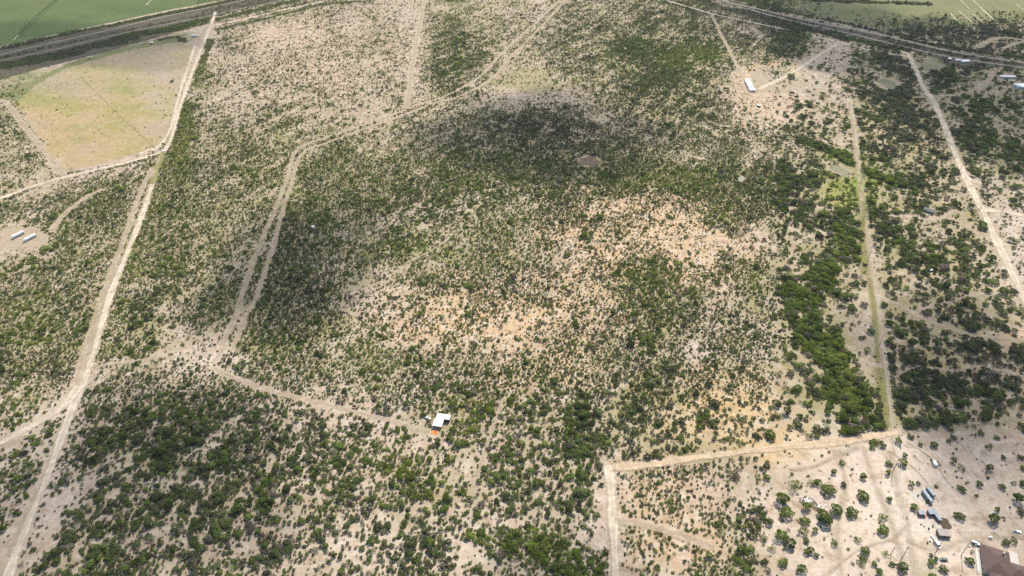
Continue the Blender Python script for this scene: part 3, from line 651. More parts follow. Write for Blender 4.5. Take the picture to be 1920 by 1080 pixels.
# hedgerows and dense belts: map polyline, half width m, cover, leaf tone
BELTS = [([(-60, 99), (0, 92), (75, 75), (150, 58), (235, 42), (300, 28), (400, 8), (470, -8)], 12, .9, 0), ([(-60, 138), (0, 126), (110, 104), (200, 80), (283, 60), (340, 50), (385, 38)], 26, .9, 0), ([(-60, 122), (0, 109), (110, 85), (200, 65), (283, 48), (393, 26)], 7, .45, -.1),
         ([(400, 38), (440, 28), (500, 14), (560, 0)], 14, .9, 0), ([(410, 55), (470, 42), (540, 25), (610, 8), (700, 2)], 9, .85, .1),
         ([(1360, 18), (1440, 36), (1500, 52), (1560, 66), (1640, 84), (1690, 94)], 18, .92, 0), ([(1300, -4), (1340, 10), (1400, 24)], 18, .9, 0),
         ([(1360, -6), (1448, 16), (1520, 32), (1600, 48), (1670, 66)], 7, .85, 0), ([(1690, 72), (1760, 86), (1850, 100), (1920, 110)], 7, .9, 0),
         ([(1504, 263), (1540, 276), (1575, 292), (1605, 312), (1640, 328), (1688, 346)], 11, .985, -.1), ([(1440, -4), (1560, 2), (1740, 8)], 14, .85, 0),
         ([(395, 75), (380, 120), (365, 160)], 7, .85, .35), ([(350, 200), (336, 260), (318, 310), (300, 350)], 14, .92, .45), ([(290, 370), (265, 440), (240, 510), (220, 580), (200, 660)], 10, .85, .4),
         ([(1680, 805), (1720, 796), (1780, 792), (1850, 786)], 6, .75, 0), ([(1600, 420), (1590, 470), (1545, 510), (1512, 555), (1505, 605), (1530, 650), (1562, 700), (1585, 750), (1605, 800)], 16, .88, .14), ([(1560, 620), (1580, 680), (1612, 740)], 9, .85, .1),
         ([(130, 325), (220, 312), (300, 292)], 5, .7, .2), ([(300, 75), (332, 70), (345, 78)], 10, .8, 0), ([(935, 1010), (1000, 1030), (1060, 1060), (1110, 1085)], 11, .97, .15), ([(880, 1005), (920, 1012)], 8, .9, .3), ([(1080, 1060), (1130, 1050)], 9, .9, .05)]
tone = np.full(x.shape, .30) + .10 * (u < 1000) * (v < 520) + .22 * (vnoise(x, y, 60, 21) - .5) + .15 * (vnoise(x, y, 14, 22) - .5)
for t, w in blobs(TONE, u, v, x, y): tone += w * t[4]
n_a, n_b, n_c = vnoise(x, y, 70, 31), vnoise(x, y, 24, 32), vnoise(x, y, 9, 33)
ca_, sa_ = math.cos(math.radians(62)), math.sin(math.radians(62))
n_d = vnoise((x * ca_ + y * sa_) / 9.0, -x * sa_ + y * ca_, 7.0, 34)
cov = np.where((u > 1430) & (u < 1640) & (v > 430) & (v < 830), cov * .78, cov)
cov = np.where(u < 1440, np.where(v < 760, cov + .28 * (cov - .47), cov - .12 * np.clip(cov - .5, 0, 1)), cov)
cl = cov * 1.0 + (.34 * (n_b - .5) + .22 * (n_a - .5) + .36 * (n_c - .5) + .42 * (n_d - .5)) * np.clip(cov * 2.2, .1, 1)
for line, hw, c, tn in BELTS:
    d = dist_to_line(x, y, smooth_line(line), 2)
    w = np.clip((hw * (1 + (0 if hw == 11 else .9 * (n_b - .5) + .5 * (n_c - .5))) - d) / 3, 0, 1)
    if hw == 16: w = w * np.clip(.45 + 1.2 * n_c, 0, 1)
    cl = np.where(w > 0, np.maximum(cl, c * w), cl); tone += tn * w * .8
cl = np.where((u > 1440) & (v > 845) | (u > 1660) & (v > 822 - (u - 1660) * .12), cl * .16, cl)
cl = np.clip(cl, 0, .985)
cl = np.where(inside(CLEAR, x, y), np.minimum(cl, .02), cl)
# big / small mix
big = np.clip(.12 + .25 * (cov > .62) + .45 * (u > 1450) * (v > 100) + .18 * (v > 760), 0, .85)
rad = np.where(rng.random(x.size) < big, rng.lognormal(math.log(2.15), .32, x.size), rng.lognormal(math.log(1.25), .35, x.size))
small = (u > 1150) & (u < 1370) & (v > 866)
rad = np.where(small, np.minimum(rad, 1.9) * .72, rad)
fine = (u < 1450) & ~small
rad = np.where(fine, rad * np.where(v < 760, .70, .84), rad)
rad = np.clip(rad, .45, 5.0) * (1 + .22 * (u > 1480)) * np.where(v < 250, 1.12, 1)
marea = math.pi * (big * 2.3 ** 2 + (1 - big) * 1.3 ** 2) * np.where(u > 1480, 1.45, 1) * np.where(small, .42, 1) * np.where(fine, np.where(v < 760, .50, .71), 1) * np.where(v < 250, 1.25, 1)
dep = PITCH + np.arctan((v - 540) / FPX)
dens = -np.log(1 - cl) / marea * 1.22 * 1.26 / (1 + .33 / np.tan(dep)) * (1 + .35 * np.clip((cl - .6) / .25, 0, 1))
acc = rng.random(x.size) < dens * step * step
# keep roads, pads and yards free
blocked = np.zeros(x.size, bool)
idxs = np.nonzero(acc)[0]
bx, by, br = x[idxs], y[idxs], rad[idxs]
bl = np.zeros(len(idxs), bool)
for n, k, line, w, s in ROAD_LINES:
    d = dist_to_line(bx, by, line, 2)
    if s in ('grassy', 'mark', 'mark2'): continue
    marg = {'faint': .2, 'tan': .45, 'pale': .5, 'ochre': .5, 'ballast': .55, 'asphalt': .55}[s] * w
    extra = {'powerline': 1.0, 'northfence': 3.0}.get(k, 0) if k in ('powerline', 'northfence') else 0
    bl |= d < marg + extra + br * .55
PADS = [(828, 795, 20, 14), (812, 812, 16, 8), (40, 447, 52, 21), (365, 68, 16, 6), (285, 80, 5, 3), (1404, 160, 12, 14), (1455, 182, 12, 5), (1422, 198, 10, 5), (1741, 396, 13, 8), (1806, 115, 34, 7), (1888, 146, 20, 7), (1912, 162, 18, 8),
        (1105, 303, 23, 12), (1745, 940, 34, 40), (1770, 1000, 30, 30), (1880, 1060, 60, 45), (1521, 946, 26, 8), (587, 426, 5, 4)] + [(p[0], p[1], p[2] * 1.2, p[3] * 1.5) for p in PONDS]
bu, bv = u[idxs], v[idxs]
for (a, b, ru, rv) in PADS: bl |= ((bu - a) / ru) ** 2 + ((bv - b) / rv) ** 2 < 1
for (a, b, r) in yard_xy: bl |= np.hypot(bx - a, by - b) < r * .9
sel = idxs[~bl]
x, y, u, v, rad, tone = x[sel], y[sel], u[sel], v[sel], rad[sel], tone[sel]
dots_n = 0
# small dark seedlings and half-shrubs between
sx = rng.uniform(-1600, 1600, 190000); sy = rng.uniform(150, 1800, 190000)
su, sv = UV(sx, sy); ok = (su > -100) & (su < 2020) & (sv > 60) & (sv < 1140)
sx, sy, su, sv = sx[ok], sy[ok], su[ok], sv[ok]
sc = bilin(COVER, su, sv) / 10; pr = np.clip(.35 + .9 * sc, 0, .95) * np.clip(vnoise(sx, sy, 30, 41) * 1.8 - .15, 0, 1)
pr = np.where(inside(CLEAR, sx, sy), .10, pr)
ok = rng.random(len(sx)) < pr
sx, sy, su, sv = sx[ok], sy[ok], su[ok], sv[ok]
bl = np.zeros(len(sx), bool)
for n, k, line, w, s in ROAD_LINES:
    if s != 'grassy': bl |= dist_to_line(sx, sy, line, 2) < w * .48
for (a, b, ru, rv) in PADS: bl |= ((su - a) / ru) ** 2 + ((sv - b) / rv) ** 2 < 1
sx, sy, su, sv = sx[~bl], sy[~bl], su[~bl], sv[~bl]
srad = np.clip(rng.lognormal(math.log(.72), .35, len(sx)), .3, 1.5)
stone = .22 + .15 * (rng.random(len(sx)) - .5)
x = np.concatenate([x, sx]); y = np.concatenate([y, sy]); u = np.concatenate([u, su]); v = np.concatenate([v, sv]); rad = np.concatenate([rad, srad]); tone = np.concatenate([tone, stone])
tone = np.where(tone > .58, .58 + (tone - .58) * .35, tone)
tone = np.clip(tone + rng.normal(0, .11, len(x)), .08, 1); tone[rng.random(len(x)) < .07] = 0.0
lum = np.clip(rng.normal(1.1, .28, len(x)), .5, 1.7)
asp = rng.uniform(.72, 1.35, len(x))
vi = rng.integers(0, 8, len(x)); rot = rng.uniform(0, 6.283, len(x)); hs = rng.uniform(.75, 1.1, len(x))
print('shrubs', len(x))
# the 300 that show largest become shrubs of their own
dist = np.sqrt(x ** 2 + y ** 2 + H ** 2)
vis = (u > 4) & (u < 1916) & (v > 8) & (v < 1072)
order = np.argsort(-np.where(vis, rad / dist, 0))[:300]
ZONES = [((1120, 1120), 'in the dense thicket beside the sandy fence corner'), ]
def zone(a, b):
    if a > 1680 and b > 780: return 'on the bare house yard'
    if a > 1440 and b > 840: return 'among the trees by the gully'
    if a > 1640: return 'east of the power line track'
    if a > 1440: return 'beside the power line track'
    if a > 1150 and b > 870: return 'inside the sandy fence corner'
    if a > 1150: return 'on ochre ground above the fence'
    if a > 860 and b > 990: return 'in the dark thicket by the fence'
    if a > 940: return 'in scrub outside the fence corner'
    if a > 640 and b > 740: return 'in scrub around the white-roofed shed'
    if a > 640: return 'beyond the white-roofed shed'
    if b < 700: return 'between the long dirt roads'
    if a < 110: return 'on the long dirt road verge'
    if b < 800: return 'along the shed track'
    return 'in scrub between dirt road and shed'
used = set()
SPOTS = [((828, 797), 'the white-roofed shed'), ((1141, 876), 'the sandy fence corner'), ((150, 725), 'the long road fork'), ((405, 680), 'the shed track end'), ((1646, 654), 'the track junction pole'),
         ((1672, 812), 'the power track end'), ((1672, 888), 'the pale crossarm pole'), ((1871, 1050), 'the brown-roofed house'), ((1520, 945), 'the rubble gully'), ((50, 447), 'the long white trailers'), ((1741, 397), 'the charcoal-roofed cabin'), ((1627, 487), 'the grassy stretch pole'),
         ((1105, 303), 'the small bare pit'), ((1834, 400), 'the road fork pole'), ((1736, 935), 'the travel trailers'), ((587, 427), 'the lone white tank')]
ONES = ['', 'one', 'two', 'three', 'four', 'five', 'six', 'seven', 'eight', 'nine', 'ten', 'eleven', 'twelve', 'thirteen', 'fourteen', 'fifteen', 'sixteen', 'seventeen', 'eighteen', 'nineteen']
TENS = ['', '', 'twenty', 'thirty', 'forty', 'fifty', 'sixty', 'seventy', 'eighty', 'ninety']
def in_words(n):
    if n < 20: return ONES[n]
    if n < 100: return TENS[n // 10] + ('-' + ONES[n % 10] if n % 10 else '')
    return ONES[n // 100] + '-hundred' + ('-' + in_words(n % 100) if n % 100 else '')
def spot_label(word, tn, px, py):
    """where a shrub stands: clock direction as seen from above (twelve = away from the viewer) and distance from something easy to find"""
    for sp in sorted(SPOTS, key=lambda q: (W(*q[0]) - Vector((px, py, 0))).length):
        p = W(*sp[0]); d = max(1, round((Vector((px, py, 0)) - p).length)); h = round(math.atan2(px - p.x, py - p.y) / (math.pi / 6)) % 12 or 12
        lb = f"{word} {tn} shrub {in_words(d)} metres from {sp[1]} toward {ONES[h]} o'clock"
        if lb not in used: used.add(lb); return lb
    return lb
for i in order:
    z = zone(u[i], v[i])
    word = 'large' if rad[i] > 3.9 else 'mid-sized'
    tn = 'grey' if tone[i] < .05 else 'yellow-green' if tone[i] > .6 else ('green' if tone[i] > .38 else 'dark green')
    lb = spot_label(word, tn, x[i], y[i])
    plant('shrub', lb, 'shrub', f'shrubs {z}', x[i], y[i], rad[i], rot[i], int(vi[i]), tone[i], lum[i], hs[i])
for i in range(8):
    if FIRST_CROWN[i] is None: raise RuntimeError('crown')
rest = np.ones(len(x), bool); rest[order] = False
x, y, rad, tone, lum, vi, rot, hs, asp = (a[rest] for a in (x, y, rad, tone, lum, vi, rot, hs, asp))
me = bpy.data.meshes.new('brush'); me.vertices.add(len(x))
me.vertices.foreach_set('co', np.stack([x, y, np.zeros_like(x)], 1).ravel())
for nm, arr in (('tint', tone), ('lum', lum), ('rad', rad), ('rot', rot), ('hs', hs), ('asp', asp)):
    a = me.attributes.new(nm, 'FLOAT', 'POINT'); a.data.foreach_set('value', arr.astype(np.float32))
a = me.attributes.new('vi', 'INT', 'POINT'); a.data.foreach_set('value', vi.astype(np.int32))
brush = bpy.data.objects.new('brush', me); COL.objects.link(brush)
prop(brush, 'mass of dark green mesquite scrub covering the pale flats', 'brush', None, 'stuff')
ng = bpy.data.node_groups.new('brush', 'GeometryNodeTree')
ng.interface.new_socket('Geometry', in_out='INPUT', socket_type='NodeSocketGeometry'); ng.interface.new_socket('Geometry', in_out='OUTPUT', socket_type='NodeSocketGeometry')
gn, gl = ng.nodes, ng.links
gi, go = gn.new('NodeGroupInput'), gn.new('NodeGroupOutput')
iop = gn.new('GeometryNodeInstanceOnPoints'); jn = gn.new('GeometryNodeJoinGeometry')
for k in range(8):
    oi = gn.new('GeometryNodeObjectInfo'); oi.inputs['Object'].default_value = FIRST_CROWN[k]; oi.transform_space = 'ORIGINAL'
    gti = gn.new('GeometryNodeGeometryToInstance'); gl.new(oi.outputs['Geometry'], gti.inputs[0]); gl.new(gti.outputs[0], jn.inputs[0])
def named(nm, typ='FLOAT'):
    n = gn.new('GeometryNodeInputNamedAttribute'); n.data_type = typ; n.inputs[0].default_value = nm; return n.outputs[0]
cr = gn.new('ShaderNodeCombineXYZ'); gl.new(named('rot'), cr.inputs[2])
cs = gn.new('ShaderNodeCombineXYZ'); rd = named('rad'); mh = gn.new('ShaderNodeMath'); mh.operation = 'MULTIPLY'
gl.new(rd, mh.inputs[0]); gl.new(named('hs'), mh.inputs[1]); ma = gn.new('ShaderNodeMath'); ma.operation = 'MULTIPLY'; gl.new(rd, ma.inputs[0]); gl.new(named('asp'), ma.inputs[1]); gl.new(ma.outputs[0], cs.inputs[0]); gl.new(rd, cs.inputs[1]); gl.new(mh.outputs[0], cs.inputs[2])
gl.new(gi.outputs[0], iop.inputs['Points']); gl.new(jn.outputs[0], iop.inputs['Instance']); iop.inputs['Pick Instance'].default_value = True
gl.new(named('vi', 'INT'), iop.inputs['Instance Index']); gl.new(cr.outputs[0], iop.inputs['Rotation']); gl.new(cs.outputs[0], iop.inputs['Scale'])
gl.new(iop.outputs[0], go.inputs[0])
brush.modifiers.new('scatter', 'NODES').node_group = ng
# ------------------------------------------------------------------ buildings and vehicles
def gable(name, label, cat, uv, rz, w, l, h, rise, wall, roof, doors=2, over=.4, rib=0, group=None):
    """long axis = local Y; ridge along Y"""
    p = W(*uv); t = thing(name, label, cat, p, rz, group)
    bm = bmesh.new()
    pr = [(-w / 2, 0), (w / 2, 0), (w / 2, h), (0, h + rise), (-w / 2, h)]
    a = [bm.verts.new((x, -l / 2, z)) for x, z in pr]; b = [bm.verts.new((x, l / 2, z)) for x, z in pr]
    bm.faces.new(a); bm.faces.new(list(reversed(b)))
    for i in range(5):
        if i in (2, 3): continue
        bm.faces.new((a[(i + 1) % 5], a[i], b[i], b[(i + 1) % 5]))
    bm_obj('wall', bm, wall, t)
    sl = rise / (w / 2)
    for s in (-1, 1):
        bm = bmesh.new(); x1 = s * (w / 2 + over); z1 = h - over * sl
        ys = (-l / 2 - over, l / 2 + over)
        q = [bm.verts.new(c) for c in ((0, ys[0], h + rise + .05), (x1, ys[0], z1 + .05), (x1, ys[1], z1 + .05), (0, ys[1], h + rise + .05), (0, ys[0], h + rise + .17), (x1, ys[0], z1 + .17), (x1, ys[1], z1 + .17), (0, ys[1], h + rise + .17))]
        for f in ((0, 1, 2, 3), (7, 6, 5, 4), (0, 4, 5, 1), (1, 5, 6, 2), (2, 6, 7, 3), (3, 7, 4, 0)): bm.faces.new([q[i] for i in f])
        ro = bm_obj('roof', bm, roof, t)
        if rib:
            n = int(l / rib)
            for k in range(n):
                yy = -l / 2 + (k + .5) * l / n
                bm = bmesh.new(); tube(bm, (s * .05, yy, h + rise + .19), (x1, yy, z1 + .19), .05, .05, 4); bm_obj('roof_seam', bm, roof, ro)
    for k in range(doors):
        x = (k - (doors - 1) / 2) * w * .45
        part_box('door', M['dark'], t, x - .5, x + .5, -l / 2 - .04, -l / 2 + .02, .02, 2.1)
    for k in range(max(1, int(l / 5))):
        yy = -l / 2 + (k + .5) * l / max(1, int(l / 5))
        for s in (-1, 1):
            part_box('window', M['glass'], t, s * w / 2 - .03, s * w / 2 + .03, yy - .5, yy + .5, 1.1, 2.0)
    return t

def flat_shed(name, label, uv, rz, w, l, h, roof, wall, tilt=.35, open_front=True, cat='shed'):
    p = W(*uv); t = thing(name, label, cat, p, rz)
    for sx in (-1, 1):
        for sy in (-1, 1):
            bm = bmesh.new(); tube(bm, (sx * (w / 2 - .15), sy * (l / 2 - .15), 0), (sx * (w / 2 - .15), sy * (l / 2 - .15), h), .09, .09); bm_obj('post', bm, M['wood'], t)
    bm = bmesh.new(); z0, z1 = h, h + tilt
    q = [bm.verts.new(c) for c in ((-w / 2 - .2, -l / 2 - .2, z0), (w / 2 + .2, -l / 2 - .2, z0), (w / 2 + .2, l / 2 + .2, z1), (-w / 2 - .2, l / 2 + .2, z1))]
    r = [bm.verts.new(v.co + Vector((0, 0, .1))) for v in q]
    bm.faces.new(list(reversed(q))); bm.faces.new(r)
    for i in range(4): bm.faces.new((q[i], q[(i + 1) % 4], r[(i + 1) % 4], r[i]))
    ro = bm_obj('roof', bm, roof, t)
    n = max(3, int(w / .9))
    for k in range(n):
        xx = -w / 2 + (k + .5) * w / n
        bm = bmesh.new(); tube(bm, (xx, -l / 2 - .18, z0 + .12), (xx, l / 2 + .18, z1 + .12), .035, .035, 4); bm_obj('roof_seam', bm, roof, ro)
    part_box('back_wall', wall, t, -w / 2 + .05, w / 2 - .05, l / 2 - .2, l / 2 - .1, .02, h - .05)
    part_box('side_wall', wall, t, -w / 2 + .02, -w / 2 + .1, -l / 2 + .1, l / 2 - .25, .02, h - .05)
    part_box('side_wall', wall, t, w / 2 - .1, w / 2 - .02, -l / 2 + .1, l / 2 - .25, .02, h - .05)
    if not open_front:
        part_box('front_wall', wall, t, -w / 2 + .15, w / 2 - .15, -l / 2 + .0, -l / 2 + .08, .02, h - .05)
        part_box('door', M['dark'], t, -.5, .5, -l / 2 - .05, -l / 2 - .01, .05, 2.0)
    return t

def wheels(t, xs, hw, r=.36):
    for x in xs:
        for s in (-1, 1):
            bm = bmesh.new(); tube(bm, (x, s * (hw - .24), r), (x, s * hw, r), r, r, 12); w = bm_obj('wheel', bm, M['rubber'], t)
            bm = bmesh.new(); tube(bm, (x, s * (hw - .02), r), (x, s * (hw + .02), r), r * .55, r * .5, 10); bm_obj('rim', bm, M['silver'], w)

def car(name, label, uv, rz, paint, kind='sedan', cat='car', group=None):
    """long axis = local X, nose at +X"""
    p = W(*uv); t = thing(name, label, cat, p, rz, group)
    L_, hw = {'sedan': (4.6, .9), 'pickup': (5.6, .98), 'suv': (4.8, .97), 'van': (5.4, 1.0)}[kind]
    prof = {'sedan': [(-2.3, .35), (2.3, .35), (2.3, .72), (1.2, .92), (-1.75, .95), (-2.3, .9)],
            'suv': [(-2.4, .4), (2.4, .4), (2.4, .95), (1.2, 1.08), (-2.35, 1.1), (-2.4, 1.0)],
            'van': [(-2.7, .4), (2.7, .4), (2.7, .95), (1.9, 1.2), (-2.65, 1.25), (-2.7, 1.0)],
            'pickup': [(-2.8, .5), (2.8, .5), (2.8, 1.0), (1.4, 1.12), (-2.8, 1.12)]}[kind]
    cab = {'sedan': [(-1.5, .93), (1.15, .9), (.35, 1.42), (-.95, 1.45)], 'suv': [(-2.3, 1.08), (1.15, 1.06), (.5, 1.72), (-2.1, 1.75)],
           'van': [(-2.6, 1.23), (1.85, 1.18), (1.1, 2.1), (-2.55, 2.15)], 'pickup': [(-.7, 1.1), (1.4, 1.1), (.75, 1.78), (-.6, 1.8)]}[kind]
    def ex(pr, w, top=1.0):
        bm = bmesh.new(); zt = max(z for x, z in pr)
        a = [bm.verts.new((x, -w * (top if z > zt - .2 else 1), z)) for x, z in pr]; b = [bm.verts.new((x, w * (top if z > zt - .2 else 1), z)) for x, z in pr]
        bm.faces.new(a); bm.faces.new(list(reversed(b))); n = len(pr)
        for i in range(n): bm.faces.new((a[(i + 1) % n], a[i], b[i], b[(i + 1) % n]))
        return bm
    bm = ex(prof, hw); bmesh.ops.bevel(bm, geom=bm.edges[:], offset=.06, segments=2, affect='EDGES'); body = bm_obj('body', bm, paint, t)
    bm = ex(cab, hw * .93, .82); bm_obj('windows', bm, M['glass'], t)
    zt = max(z for x, z in cab); xa = min(x for x, z in cab if z > zt - .2); xb = max(x for x, z in cab if z > zt - .2)
    part_box('roof', paint, t, xa - .05, xb + .05, -hw * .8, hw * .8, zt - .03, zt + .05, .03)
    if kind == 'pickup': part_box('bed', M['dark'], t, -2.65, -.85, -hw + .14, hw - .14, 1.0, 1.135)
    wheels(t, (-L_ * .31, L_ * .32), hw)
    for s in (-1, 1):
        part_box('headlight', M['white'], t, L_ / 2 - .05, L_ / 2 + .03, s * hw * .7 - .16, s * hw * .7 + .16, .62, .78)
        part_box('tail_light', M['maroon'], t, -L_ / 2 - .03, -L_ / 2 + .05, s * hw * .75 - .1, s * hw * .75 + .1, .62, .85)
    return t

def trailer(name, label, uv, rz, L_, w, h, body, cat='trailer', side_shade=None, group=None, round_=.35):
    p = W(*uv); t = thing(name, label, cat, p, rz, group)
    part_box('body', body, t, -L_ / 2, L_ / 2, -w / 2, w / 2, .75, h, round_)
    part_box('chassis', M['dark'], t, -L_ / 2 + .4, L_ / 2 - .3, -w / 2 + .2, w / 2 - .2, .45, .745)
    if side_shade: 
        for s in (-1, 1): part_box('painted_side_shade', side_shade, t, -L_ / 2 + .5, L_ / 2 - .5, s * w / 2 - .02, s * w / 2 + .02, .85, 1.35)  # dark band paints the shaded lower side onto the body
    for k in range(max(2, int(L_ / 2.5))):
        xx = -L_ / 2 + (k + .5) * L_ / max(2, int(L_ / 2.5))
        for s in (-1, 1): part_box('window', M['glass'], t, xx - .45, xx + .45, s * w / 2 - .025, s * w / 2 + .025, h - 1.4, h - .8)
    part_box('roof_vent', M['silver'], t, -.4, .3, -.35, .35, h - .02, h + .22, .04)
    part_box('roof_hatch', M['silver'], t, L_ * .28, L_ * .28 + .6, -.3, .3, h - .02, h + .14, .04)
    wheels(t, (-L_ * .18, -L_ * .18 - .95), w / 2 - .02, .4)
    bm = bmesh.new(); tube(bm, (L_ / 2 - .3, .5, .62), (L_ / 2 + 1.1, 0, .55), .06, .06); tube(bm, (L_ / 2 - .3, -.5, .62), (L_ / 2 + 1.1, 0, .55), .06, .06); bm_obj('drawbar', bm, M['dark'], t)
    return t

# the white-roofed shed
rz = heading((812, 778), (845, 783)) 
def l_shed():
    t = thing('shed', 'L-shaped open shed with bright white metal roofs in the scrub', 'shed', W(828, 797), rz)
    def roof(nm, x0, x1, y0, y1, z0, z1):
        bm = bmesh.new(); q = [bm.verts.new(c) for c in ((x0, y0, z0), (x1, y0, z0), (x1, y1, z1), (x0, y1, z1))]; r = [bm.verts.new(v.co + Vector((0, 0, .12))) for v in q]
        bm.faces.new(list(reversed(q))); bm.faces.new(r)
        for i in range(4): bm.faces.new((q[i], q[(i + 1) % 4], r[(i + 1) % 4], r[i]))
        o = bm_obj('roof', bm, M['white_tin'], t); n = int((x1 - x0) / .8)
        for k in range(n):
            xx = x0 + (k + .5) * (x1 - x0) / n; bm = bmesh.new(); tube(bm, (xx, y0 + .02, z0 + .13), (xx, y1 - .02, z1 + .13), .03, .03, 4); bm_obj('roof_seam', bm, M['white_tin'], o)
    roof('roof', -5.2, 5.2, 3.2, 7.6, 3.3, 3.7); roof('roof', -5.6, 1.2, -4.2, 3.1, 2.85, 3.2)
    for xx, yy in ((-5.3, -3.9), (.9, -3.9), (-5.3, 0), (.9, 0), (-4.9, 7.3), (4.9, 7.3), (4.9, 3.4), (-4.9, 3.4), (1.2, 3.4), (0, 7.3)):
        bm = bmesh.new(); tube(bm, (xx, yy, 0), (xx, yy, 2.9), .09, .09); bm_obj('post', bm, M['wood'], t)
    part_box('back_wall', M['greywood'], t, -4.9, 4.9, 7.2, 7.28, .02, 3.2)
    part_box('side_wall', M['greywood'], t, 4.82, 4.9, 3.5, 7.1, .02, 3.1)
    part_box('partition', M['wood'], t, -5.2, .8, 2.9, 2.98, .02, 2.8)
    bm = bmesh.new(); tube(bm, (5.6, 3.0, .1), (6.2, 6.6, 2.6), .18, .18, 5); bm_obj('leaning_plank', bm, M['white'], t)
l_shed()
car('pickup_truck', 'small white pickup parked beside the white-roofed shed', (801, 784.5), heading((795, 782), (806, 787)), M['white'], 'pickup', 'truck')
def tarp():
    t = thing('tarp', 'bright orange tarp spread on the sand below the white-roofed shed', 'tarp', W(815, 811), rz)
    bm = bmesh.new(); r = random.Random(3); n = 9
    g = [[bm.verts.new((-2.3 + 4.6 * i / n + r.uniform(-.1, .1), -1.6 + 3.2 * j / n + r.uniform(-.1, .1), .1 + r.uniform(0, .18))) for i in range(n + 1)] for j in range(n + 1)]
    for j in range(n):
        for i in range(n): bm.faces.new((g[j][i], g[j][i + 1], g[j + 1][i + 1], g[j + 1][i]))
    bm_obj('sheet', bm, M['orange'], t); part_box('bucket', M['dark'], t, .2, .9, -.2, .5, .25, .8, .1)
tarp()
# long trailers on the clearing
trailer('long_trailer', 'long white trailer parked on the oval clearing, farther from the dirt road', (35, 443), heading((27, 446.5), (43, 438.5)), 13, 2.7, 3.7, M['white'], 'trailer', M['teal'], 'long white trailers on the oval clearing', .55)
trailer('long_trailer', 'long white trailer parked on the oval clearing, nearer to the dirt road', (57.5, 448.5), heading((49, 452), (66, 443.5)), 13, 2.7, 3.7, M['white'], 'trailer', M['teal'], 'long white trailers on the oval clearing', .6)
# truck yard by the railway
def box_truck(label, uv, rz_):
    t = thing('box_truck', label, 'truck', W(*uv), rz_)
    part_box('cargo_box', M['white'], t, -6.5, 1.2, -1.35, 1.35, 1.0, 4.0, .06); part_box('chassis', M['dark'], t, -6.3, 5, -.6, .6, .6, .98)
    part_box('cab', M['white'], t, 1.9, 5.2, -1.25, 1.25, .7, 3.2, .3); part_box('windshield', M['glass'], t, 5.1, 5.24, -1.0, 1.0, 1.9, 2.8)
    wheels(t, (-4.6, -3.4, 3.8), 1.25, .5)
box_truck('white box truck parked beside the trees where the dirt roads meet', (366, 69), heading((358, 69.5), (374, 68.5)))
flat_shed('shed', 'tiny white-roofed shed on the grass between the railway and the cleared field', (285, 82), .1, 4.5, 4, 2.4, M['white_tin'], M['greywood'])
car('sedan', 'white car at the corner where the cross road meets the long dirt road', (307, 285), 1.1, M['white'], 'suv')
# white tank in the scrub
def tank(label, uv, r, h, name='water_tank', m='white', group=None):
    t = thing(name, label, 'tank', W(*uv), 0, group)
    bm = bmesh.new(); tube(bm, (0, 0, 0), (0, 0, h), r, r, 20); bm_obj('shell', bm, M[m], t)
    bm = bmesh.new(); tube(bm, (0, 0, h), (0, 0, h + r * .3), r * .98, r * .25, 20); bm_obj('top', bm, M[m], t)
    bm = bmesh.new(); tube(bm, (0, 0, h + r * .3), (0, 0, h + r * .3 + .15), .25, .25, 10); bm_obj('lid', bm, M['dark'], t)
tank('lone white tank standing in the scrub east of the doubled track', (587.5, 428), 1.5, 2.6)
tank('white round tank in the bare yard, with the black sheet behind it', (1751, 868), 1.2, 1.9, group='round tanks on the bare yard')
tank('white round tank in the bare yard, nearer to the house', (1753, 872.5), 1.4, 2.0, group='round tanks on the bare yard')
mesh_obj('rubber_sheet', [(-3, -2.2, .06), (2.6, -2.6, .06), (3.4, 2.3, .08), (-1.2, 3.2, .06)], [(0, 1, 2, 3)], M['tar'], None, False, W(1753, 869))
prop(bpy.data.objects['rubber_sheet'], 'black sheet on the ground around the two white tanks', 'sheet')
# cluster with the long barn
gable('barn', 'long white metal barn at the edge of the sandy clearing', 'barn', (1404, 160), heading((1409, 168), (1399, 148)) - math.pi / 2, 7.5, 36, 3.6, 1.5, M['white'], M['white_tin'], 1, .3, 1.2)
gable('metal_shed', 'short white shed at the near end of the long barn', 'shed', (1410, 170.5), .05, 8, 9, 3.0, .8, M['white'], M['white_tin'], 2)
car('sedan', 'dark maroon car on the sandy clearing, nearer to the barn', (1454, 182.5), -.6, M['maroon'], 'suv', 'car', 'maroon cars on the clearing')
car('sedan', 'dark maroon car on the sandy clearing, farther from the barn', (1463.5, 181.5), -.5, M['maroon'], 'suv', 'car', 'maroon cars on the clearing')
flat_shed('hut', 'small white hut among shrubs below the long barn', (1422.5, 200), .2, 4, 4.5, 2.4, M['white_tin'], M['greenpaint'], cat='hut')
tank('small white tank beside the hut below the long barn', (1414, 198.5), .9, 1.8)
tank('white drum on the sandy clearing beside the maroon cars', (1443, 182.5), .9, 1.5)
tank('white drum on the sandy clearing between the barn and the maroon cars', (1436, 184), .9, 1.4)
tank('white drum at the head of the sandy clearing beyond the barn', (1398, 118), 1.0, 1.6)
